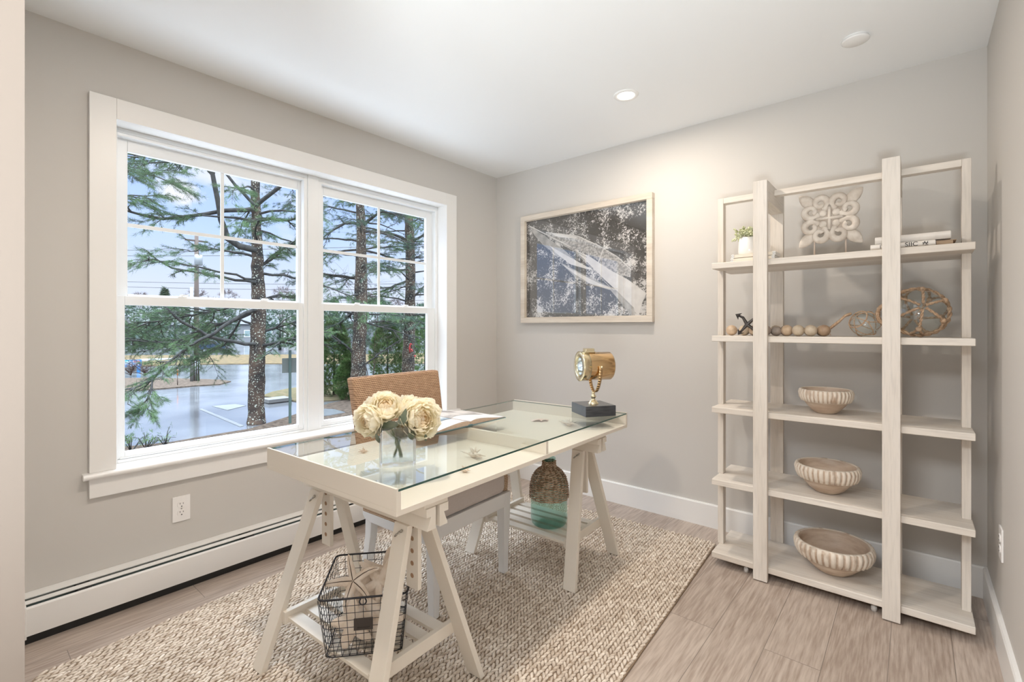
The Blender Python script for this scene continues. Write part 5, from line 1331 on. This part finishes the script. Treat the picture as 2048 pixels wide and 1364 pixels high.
for px_, py_, r in ((512, 835, .245), (513, 760, .235), (515, 690, .225), (518, 620, .21), (516, 560, .185), (514, 480, .15), (511, 400, .135), (510, 330, .12), (509, 200, .10), (508, 0, .07), (508, -200, .03)):
    v = Pd(px_, py_, D1); tp.append((v.x, v.y, v.z, r))
limbs1 = [
 dict(pts=ptsd([(510, 690), (470, 684), (420, 672), (380, 652), (348, 631)], D1-.2, D1-1.8), r0=.055, r1=.035, dens=.12, start=.5, every=1.2, sublen=.4),
 dict(pts=ptsd([(512, 618), (470, 638), (425, 668), (380, 690), (340, 722), (305, 757), (270, 776), (238, 792)], D1-.2, D1-3.2), r0=.060, r1=.018, dens=.75, start=.35, every=.40, sublen=.6),
 dict(pts=ptsd([(512, 622), (470, 640), (430, 650), (380, 678), (330, 686), (280, 682), (225, 672)], D1+.1, D1+1.5), r0=.055, r1=.018, dens=.9, start=.2, every=.30, sublen=.9),
 dict(pts=ptsd([(512, 600), (470, 612), (400, 628), (330, 640), (230, 652)], D1+.1, D1+1.2), r0=.05, r1=.018, dens=1.0, start=.15, every=.26, sublen=1.0),
 dict(pts=ptsd([(508, 419), (470, 418), (430, 424), (390, 430), (350, 436), (300, 436), (262, 425), (230, 414)], D1-.2, D1-1.5), r0=.075, r1=.028, dens=.6, start=.45, every=.55, sublen=.55),
 dict(pts=ptsd([(508, 410), (470, 370), (445, 340), (420, 320), (390, 322), (330, 318), (270, 310)], D1-.2, D1-1.0), r0=.05, r1=.02, dens=.8, start=.5, every=.4, sublen=.8),
 dict(pts=ptsd([(515, 500), (480, 492), (455, 475), (441, 440), (436, 400), (425, 350), (418, 300)], D1-.1, D1-1.0), r0=.10, r1=.05, dens=.5, start=.7, every=.9, sublen=.5),
 dict(pts=ptsd([(512, 412), (540, 390), (570, 366), (600, 350)], D1-.2, D1-.6), r0=.07, r1=.05, dens=.4, start=.5, every=.6, sublen=.6),
 dict(pts=ptsd([(514, 442), (540, 438), (575, 440), (610, 432)], D1-.2, D1+.4), r0=.05, r1=.03, dens=.5, start=.3, every=.5, sublen=.5),
 dict(pts=ptsd([(514, 565), (470, 560), (430, 552), (395, 545), (345, 535), (315, 520)], D1-.2, D1-1.2), r0=.045, r1=.02, dens=.3, start=.6, every=.7, sublen=.4),
 dict(pts=ptsd([(516, 540), (540, 520), (570, 495), (610, 478)], D1, D1+1.0), r0=.05, r1=.02, dens=1.0, start=.1, every=.28, sublen=.8),
 dict(pts=ptsd([(518, 690), (545, 688), (575, 680), (612, 672)], D1, D1-.5), r0=.05, r1=.03, dens=.8, start=.3, every=.35, sublen=.8),
 dict(pts=ptsd([(520, 665), (550, 655), (580, 645), (615, 636)], D1, D1+1.0), r0=.045, r1=.02, dens=1.0, start=.1, every=.3, sublen=.8),
 dict(pts=ptsd([(517, 650), (480, 640), (450, 690), (420, 700), (400, 720)], D1+.2, D1+1.8), r0=.04, r1=.012, dens=.9, start=.3, every=.35, sublen=.8),
 dict(pts=ptsd([(518, 600), (560, 590), (610, 600)], D1+.1, D1+1.2), r0=.04, r1=.02, dens=1.0, start=.1, every=.3, sublen=.9),
 dict(pts=ptsd([(180, 330), (230, 335), (270, 345), (310, 352), (335, 362)], D1-2, D1-2.3), r0=.04, r1=.012, dens=1.0, start=.05, every=.26, sublen=.7),
 dict(pts=ptsd([(180, 400), (230, 395), (262, 390), (290, 392)], D1-2, D1-2.2), r0=.04, r1=.012, dens=1.0, start=.05, every=.24, sublen=.6),
 dict(pts=ptsd([(305, 757), (303, 775), (298, 795), (292, 812)], D1-2.7, D1-3.0), r0=.022, r1=.010, dens=1.0, start=.2, every=.16, sublen=.45),
]
pine('pine_tree', 'largest lichen-speckled pine trunk standing nearest the window', b1, tp, 5, 2.4, 12, 26, 3.2, .85, .5, m_needle, limbs1)
D2 = 19.5; b2_ = Pd(718, 800, D2); b2_.z = G
tp = [(b2_.x, b2_.y, G, .33)]
for px_, py_, r in ((716, 760, .30), (718, 700, .27), (721, 640, .26), (722, 560, .24), (723, 480, .19), (720, 400, .16), (719, 300, .13), (719, 100, .08), (719, -60, .03)):
    v = Pd(px_, py_, D2); tp.append((v.x, v.y, v.z, r))
lim2 = [dict(pts=ptsd(l, D2, D2+dz_), r0=r0, r1=.02, dens=de, start=.2, every=.5, sublen=.7) for l, dz_, r0, de in (
 ([(720, 448), (690, 446), (665, 460), (640, 480)], -1, .07, .3), ([(724, 452), (745, 436), (765, 424), (800, 428)], -.6, .08, .7), ([(720, 500), (690, 502), (640, 512)], -.4, .05, .3), ([(722, 560), (700, 555), (650, 550), (630, 560)], .5, .06, .5),
 ([(712, 712), (690, 690), (665, 672), (640, 663)], -1, .05, .2), ([(726, 600), (690, 640), (660, 655), (640, 662)], .6, .07, .5), ([(724, 462), (760, 466), (800, 478), (815, 484)], -.5, .06, .3), ([(724, 500), (760, 508), (790, 518), (830, 516)], .5, .05, .4), ([(728, 730), (770, 700), (812, 672)], .4, .035, .1), ([(728, 645), (770, 656), (815, 670)], .3, .035, .1))]
pine('pine_tree', 'middle speckled pine trunk seen through the right-hand window above the chair', b2_, tp, 6, 1.0, 12, 34, 3.0, .8, .30, m_needle2, lim2)
D3 = 23; b3 = Pd(818, 790, D3); b3.z = G
tp = [(b3.x, b3.y, G, .32)]
for px_, py_, r in ((816, 740, .30), (818, 690, .28), (820, 620, .25), (821, 560, .23), (820, 480, .22), (817, 420, .19), (815, 300, .13), (815, 100, .06), (815, 0, .03)):
    v = Pd(px_, py_, D3); tp.append((v.x, v.y, v.z, r))
lim3 = [dict(pts=ptsd(l, D3, D3+dz_), r0=r0, r1=.02, dens=de, start=.2, every=.5, sublen=.8) for l, dz_, r0, de in (
 ([(815, 482), (790, 470), (760, 462), (735, 455)], -.8, .09, .4), ([(822, 484), (850, 468), (880, 455)], -.4, .08, .5), ([(816, 436), (790, 428), (760, 430)], .6, .07, 1.0), ([(820, 560), (790, 570), (760, 585), (740, 590)], -.6, .06, .6), ([(822, 600), (850, 570), (880, 560)], .5, .06, .8))]
t3 = pine('pine_tree', 'pine with a red paint mark on its trunk, at the right of the window', b3, tp, 8, .5, 12, 34, 3.0, .9, .6, m_needle, lim3)
m_red = std('marking_paint', (.50, .05, .05), .6)
mk = MB()
c0 = Pd(822, 697, D3-.29)
def MKP(px_, py_): return Pd(px_, py_, D3-.30)
mk.tube([MKP(826, 690), MKP(821, 687), MKP(819, 696), MKP(820, 705), MKP(825, 702), MKP(822, 698)], .035, 6); mk.tube([MKP(828, 712), MKP(831, 711), MKP(829, 714)], .03, 6)
mk.build('paint_mark', m_red, t3, True)

# evergreen shrubs
def shrub(label, px_, py_, dep, R, Hh, seed, mat=m_cedar, n=1500, group=None):
    b = Pd(px_, py_, dep); b.z = G+.03; t = thing('evergreen_shrub', label, 'shrub', tuple(b), 0, group); rng = random.Random(seed); pos = []; dr = []
    br_m = MB(); br_m.tube([b, b+Vector((0, 0, Hh*.8))], [.06, .02], 6); br_m.build('stem', m_branch, t, True)
    for k in range(n):
        u = rng.random()**.8; a_ = rng.uniform(0, 6.283); rr_ = R*math.sin(math.pi*min(.12+.80*u, 1))**.7*rng.uniform(.55, 1.0)*(1-.35*u)
        p_ = b+Vector((rr_*math.cos(a_), rr_*math.sin(a_), Hh*u)); pos.append(tuple(p_)); dr.append((math.cos(a_)*.7, math.sin(a_)*.7, .5))
    needles_mesh('foliage', pos, dr, mat, t, nn=12, Ln=.16, wd=.020, spread=.7, seed=seed, drop=.1); return t
shrub('bushy green shrub left of the middle pine trunk', 668, 800, 21, 1.0, 3.2, 21, n=2200)
shrub('low bright green shrub at the foot of the window view, behind the chair top', 700, 800, 20, .75, 1.6, 22, n=1200)
shrub('green shrub between the middle and the red-marked pine trunks', 775, 790, 25, 1.1, 3.3, 23, n=2000)
shrub('green shrub beyond the red-marked pine trunk', 850, 770, 30, 1.4, 3.5, 24, n=1500)
# low scrub at the foot of the house wall
for k, (x_, y_) in enumerate(((262, 905), (292, 900), (330, 893))):
    b = Pz(x_, y_, G+.03); t = thing('scrub_plant', ('leafy weed at the lower left corner of the window view', 'thin weed beside the leafy weed below the window', 'thin bare weed along the edge of the wet tarmac')[k], 'weed', tuple(b)); rr = random.Random(k); m = MB(); pos = []; dr = []
    for q in range(9):
        a_ = rr.uniform(0, 6.28); e_ = b+Vector((math.cos(a_)*rr.uniform(.1, .5), math.sin(a_)*rr.uniform(.1, .5), rr.uniform(.15, .45))); mid = b.lerp(e_, .5)+Vector((0, 0, .12)); m.tube([b, mid, e_], [.010, .008, .004], 4)
        for f_ in (.6, .8, 1.0): pos.append(tuple(b.lerp(e_, f_)+Vector((0, 0, .05)))); dr.append((0, 0, 1))
    m.build('stem', m_branch, t, True); needles_mesh('foliage', pos, dr, m_cedar, t, nn=(14, 6, 3)[k], Ln=.075, wd=.010, seed=k)
# twiggy bare bush on the island + bare sapling
def bare(label, px_, py_, dep, Hh, seed, n=14, sp=.9, nm='bare_bush', cat='bush'):
    b = Pd(px_, py_, dep); b.z = G+.04; t = thing(nm, label, cat, tuple(b)); B = Branches(seed)
    for k in range(n):
        a_ = B.rnd.uniform(0, 6.28); B.twig(b, (math.cos(a_)*sp*B.rnd.random(), math.sin(a_)*sp*B.rnd.random(), 1), Hh*B.rnd.uniform(.6, 1.1), .022, 2, 0)
    B.m.build('branch', std('dry_twig', (.06, .04, .035), .9, spec=.08) if 'dry_twig' not in MATS else MATS['dry_twig'], t, True); return t
bare('bare twiggy bush around the foot of the blue sign', 262, 772, 29.5, .8, 31, 14)
bare('second bare bush right of the blue sign', 290, 770, 29.5, .9, 32, 12)
bare('slim bare sapling between the two right-hand pine trunks', 742, 790, 21, 4.5, 33, 4, .25, 'bare_sapling', 'sapling')

# roadside things
m_pole = std('utility_pole_wood', (.07, .05, .042), .9, col2=(.11, .085, .07), nscale=4, stretch=(1, 1, .2)); m_galv = std('galvanised', (.24, .26, .27), .4, .3)
DP = 26.5; pb_ = Pd(393, 767, DP); pb_.z = G
up_ = thing('utility_pole', 'tall brown wooden utility pole beyond the road island', 'utility pole', tuple(pb_))
pt_ = Pd(397, 468, DP); MB().tube([pb_, Vector((pb_.x, pb_.y, pt_.z))], [.14, .10], 12).build('pole', m_pole, up_, True)
MB().box(pb_.x-.06, pb_.x+.06, pb_.y-.55, pb_.y+.55, pt_.z-.42, pt_.z-.34).build('crossarm', m_pole, up_, True)
m = MB(); [m.tube([pb_+Vector((.14, dy, 0)), pb_+Vector((.14, dy, 1.15))], .022, 8) for dy in (-.10, .0, .10)]; m.build('cable_guard', m_galv, up_, True)
MB().lathe([(.16, 0), (.20, .05), (.20, .55), (.14, .6)], 12, (pb_.x+.32, pb_.y, Pd(393, 532, DP).z), capt=True).build('transformer', m_galv, up_, True)
pw = Pd(383.5, 768, DP-.3); pw.z = G
tag(MB().tube([pw, pw+Vector((0, 0, 5.2))], .085, 10).build('light_pole', m_galv), 'pale metal pole just left of the utility pole', 'pole')
sk = Pz(355, 770, G+.05); s_ = thing('marker_stake', 'thin marker stake with an orange top on the road island', 'stake', tuple(sk))
MB().tube([sk, sk+Vector((0, 0, .50))], .022, 6).build('stake_post', m_pole, s_, True); MB().tube([sk+Vector((0, 0, .50)), sk+Vector((0, 0, .78))], .026, 6).build('orange_top', std('orange_paint', (.8, .22, .05), .5), s_, True)
# swim school sign
m_blue = std('sign_blue', (.012, .15, .38), .5); m_teal = std('sign_teal', (.02, .26, .30), .5); m_signw = std('sign_white', (.66, .67, .68), .5); m_org = std('sign_orange', (.75, .22, .08), .5)
c_ = Pd(264.5, 729, 31.5); bse = Pd(275, 762, 31.5); vd = Vector((ray(264, 729)[0], ray(264, 729)[1], 0)).normalized(); sr = Vector((-vd.y, vd.x, 0))*-1
sg_ = thing('roadside_sign', 'blue two-panel roadside sign reading swimkids and Chickadee', 'sign', (c_.x, c_.y, G))
PXM = 31.5/F_PX/ (1.0)
def sp(px_, py_, off=0): return c_+sr*((px_-264.5)*PXM)*1.0+Vector((0, 0, (729-py_)*PXM))-vd*off
def panel(nm, x0, x1, y0_, y1_, mat, th=.05, off=0, par=sg_):
    cc_ = sp((x0+x1)/2, (y0_+y1_)/2, off); return MB().obox(frameM(cc_, sr, UP), (x1-x0)*PXM, (y1_-y0_)*PXM, th).build(nm, mat, par, True)
panel('upper_panel', 250, 279.5, 719.5, 726, m_blue); panel('lower_panel', 250, 279.5, 727, 733.5, m_blue); panel('teal_field', 250.2, 259, 719.7, 725.8, m_teal, .01, .028); panel('divider_strip', 250, 279.5, 726, 727, m_signw, .03)
pb3 = sp(274.5, 733); q_ = MB(); q_.box(c_.x-.01, c_.x+.01, 0, 0, 0, 0); 
MB().obox(frameM(Vector((pb3.x, pb3.y, (pb3.z+G)/2)), sr, UP), 6*PXM, pb3.z-G, .14).build('sign_post', m_blue, sg_, True)
text_obj('swim_lettering', 'swim', m_signw, 7.2*PXM, frameM(sp(259.5, 722.9, .04), sr, UP), sg_, .004); text_obj('kids_lettering', 'kids', m_org, 7.0*PXM, frameM(sp(271.5, 722.9, .04), sr, UP), sg_, .004)
text_obj('chickadee_lettering', 'Chickadee', m_signw, 5.2*PXM, frameM(sp(264.5, 729.4, .04), sr, UP), sg_, .004); panel('small_text_bar', 257, 271, 732.2, 732.7, m_signw, .01, .03)
# back of a road sign near the tree
ps = Pz(580, 846, G+.04); rs = thing('sign_post', 'green metal signpost with its sign seen from behind, right of the nearest pine', 'sign', tuple(ps)); DS = 15.2
zt_ = Pd(580, 700, 14.9).z; m_gp = std('signpost_green', (.05, .085, .075), .5)
MB().box(ps.x-.02, ps.x+.02, ps.y-.035, ps.y+.035, G, zt_).build('post', m_gp, rs, True)
za, zb_ = Pd(580, 745, 14.9).z, Pd(580, 716, 14.9).z
MB().obox(frameM(Vector((ps.x-.03, ps.y, (za+zb_)/2)), (-_s*0+.35, .94, 0), UP), .42, zb_-za, .006).build('sign_plate', std('sign_back', (.09, .105, .095), .6), rs, True)
ws = Pz(556, 801, G+.05); tag(MB().box(ws.x-.35, ws.x+.35, ws.y-.5, ws.y+.4, G+.03, G+.16).build('wheel_stop', std('concrete_kerb', (.15, .15, .145), .8)), 'grey concrete wheel stop behind the signpost', 'wheel stop')
# houses and car
def house(label, px_, py_, dep, w_, d_, h_, rh, wall, roof, yaw_=.0):
    b = Pd(px_, py_, dep); b.z = G; t = thing('house', label, 'house', tuple(b), yaw_)
    MB().box(-d_/2, d_/2, -w_/2, w_/2, 0, h_).build('wall', wall, t)
    MB().prism([(-d_/2-.4, h_), (0, h_+rh), (d_/2+.4, h_)], -w_/2-.3, w_/2+.3, 'XZ').build('roof', roof, t)
    for k in range(3):
        y = -w_/2+w_*(k+.5)/3; fr_ = MB().box(d_/2, d_/2+.05, y-.55, y+.55, 1.2, 2.5).build('window_frame', m_signw, t); MB().box(d_/2+.04, d_/2+.06, y-.45, y+.45, 1.3, 2.4).build('window_pane', m_fin, fr_)
    return t
m_hw = std('house_white', (.16, .17, .18), .7); m_hg = std('house_grey', (.10, .11, .12), .7); m_rf = std('shingle_roof', (.10, .105, .115), .9)
house('white house beyond the road, left of the utility pole', 325, 705, 75, 12, 9, 3.4, 2.6, m_hw, m_rf)
house('grey house beyond the road, behind the middle pine', 690, 700, 82, 12, 9, 3.6, 2.8, m_hg, m_rf)
house('white house beyond the road, behind the nearest pine', 475, 704, 92, 12, 9, 3.6, 3.0, m_hw, m_rf)
cb_ = Pd(408, 713, 57); cb_.z = G+.05; car = thing('parked_car', 'small dark blue car parked beyond the far lawn', 'car', tuple(cb_), .3)
MB().prism([(-2.1, .35), (-2.1, .85), (-1.4, .95), (-.9, 1.42), (.7, 1.42), (1.3, .95), (2.1, .82), (2.1, .35)], -.85, .85, 'YZ').build('body', std('car_blue', (.012, .03, .06), .25, coat=.5), car, bevel=.05)
MB().prism([(-1.25, .97), (-.85, 1.36), (.65, 1.36), (1.12, .97)], -.86, .86, 'YZ').build('side_window', m_dark, car)
for y in (-1.3, 1.3): 
    for x in (-.8, .8): MB().lathe([(.32, -.1), (.34, 0), (.32, .1)], 16, M=Matrix.Translation((x, y, .33)) @ Matrix.Rotation(math.pi/2, 4, 'Y'), capt=True).build('wheel', m_dark, car)
# power lines
lm_ = std('cable_black', (.04, .04, .045), .6)
for k, (ya, yb2) in enumerate(((500, 486), (511, 500), (560, 566), (570, 578), (590, 600))):
    pts = []
    for q in range(25):
        x_ = 120+(960-120)*q/24; y_ = ya+(yb2-ya)*q/24+5*math.sin(math.pi*q/24); pts.append(Pd(x_, y_, 27+.2*k))
    tag(MB().tube(pts, .014, 4, cap=False).build('power_line', lm_), ('top overhead power line crossing behind the pines', 'second overhead power line from the top', 'third overhead power line, just above the middle rail', 'fourth overhead line, close below the third', 'lowest overhead line crossing behind the pines')[k], 'cable', 'overhead lines beyond the trees')
# evergreens across the road
for k, (px_, py_, dep, R_, H_) in enumerate(((268, 706, 58, 3.2, 6.0), (350, 705, 66, 3.0, 5.6), (437, 704, 70, 2.6, 6.0), (560, 704, 64, 3.4, 6.0), (655, 706, 56, 3.0, 5.0), (755, 704, 66, 3.4, 6.4), (835, 704, 58, 3.0, 5.5))):
    lab_ = ('leftmost rounded evergreen across the road, behind the blue sign', 'rounded evergreen across the road just left of the utility pole', 'rounded evergreen across the road, between the utility pole and the nearest pine', 'rounded evergreen across the road, above the signpost', 'rounded evergreen across the road at the left edge of the right-hand window', 'rounded evergreen across the road between the two right-hand pines', 'rightmost rounded evergreen across the road')[k]
    b = Pd(px_, py_, dep); b.z = G; t = thing('roadside_evergreen', lab_, 'tree', tuple(b), 0, 'evergreens across the road'); rng_ = random.Random(60+k); pos = []; dr = []
    MB().tube([b, b+Vector((0, 0, H_*.8))], [.2, .05], 6).build('trunk', m_branch, t, True)
    for q in range(900):
        u = rng_.random(); a_ = rng_.uniform(0, 6.28); rr_ = R_*math.sin(math.pi*(.10+.85*u))**.6*rng_.random()**.35; pos.append((b.x+rr_*math.cos(a_), b.y+rr_*math.sin(a_), b.z+.3+H_*u)); dr.append((math.cos(a_)*.6, math.sin(a_)*.6, .3))
    needles_mesh('foliage', pos, dr, m_needle2, t, nn=14, Ln=.45, wd=.05, spread=.9, seed=k+60)
# distant trees
rnd = random.Random(9); m_farb = std('far_bare_tree', (.10, .08, .078), .95, col2=(.15, .13, .13), nscale=2, spec=.08); m_farg = std('far_evergreen', (.035, .06, .04), .95, col2=(.07, .10, .06), nscale=1, spec=.08)
labs = {0: 'bare brownish tree in the distance beyond the road', 1: 'dark green evergreen in the distance beyond the road'}
for k in range(14):
    px_ = 160+k*58+rnd.uniform(-12, 12); dep = 108+(k % 3)*13; b = Pd(px_, 690, dep); b.z = G; ev = 1 if k % 3 == 0 else 0
    Hh = rnd.uniform(10, 15) if not ev else rnd.uniform(9, 12); t = thing('distant_tree', labs[ev], 'tree', tuple(b), 0, ('bare trees on the skyline', 'evergreens on the skyline')[ev])
    MB().tube([b, b+Vector((0, 0, Hh*.8))], [.25, .06], 6).build('trunk', m_farb, t, True); pos = []; dr = []
    for q in range(260):
        u = rnd.random(); a_ = rnd.uniform(0, 6.28); rr_ = (Hh*.42*math.sin(math.pi*(.15+.8*u))*rnd.random()**.4) if not ev else Hh*.26*(1-u)*rnd.uniform(.5, 1)
        pos.append((b.x+rr_*math.cos(a_), b.y+rr_*math.sin(a_), b.z+Hh*(.15+.85*u))); dr.append((math.cos(a_)*.5, math.sin(a_)*.5, .6 if not ev else -.1))
    needles_mesh('crown', pos, dr, m_farg if ev else m_farb, t, nn=10, Ln=1.1 if not ev else .9, wd=.07 if not ev else .28, spread=.8, seed=k, drop=.2)
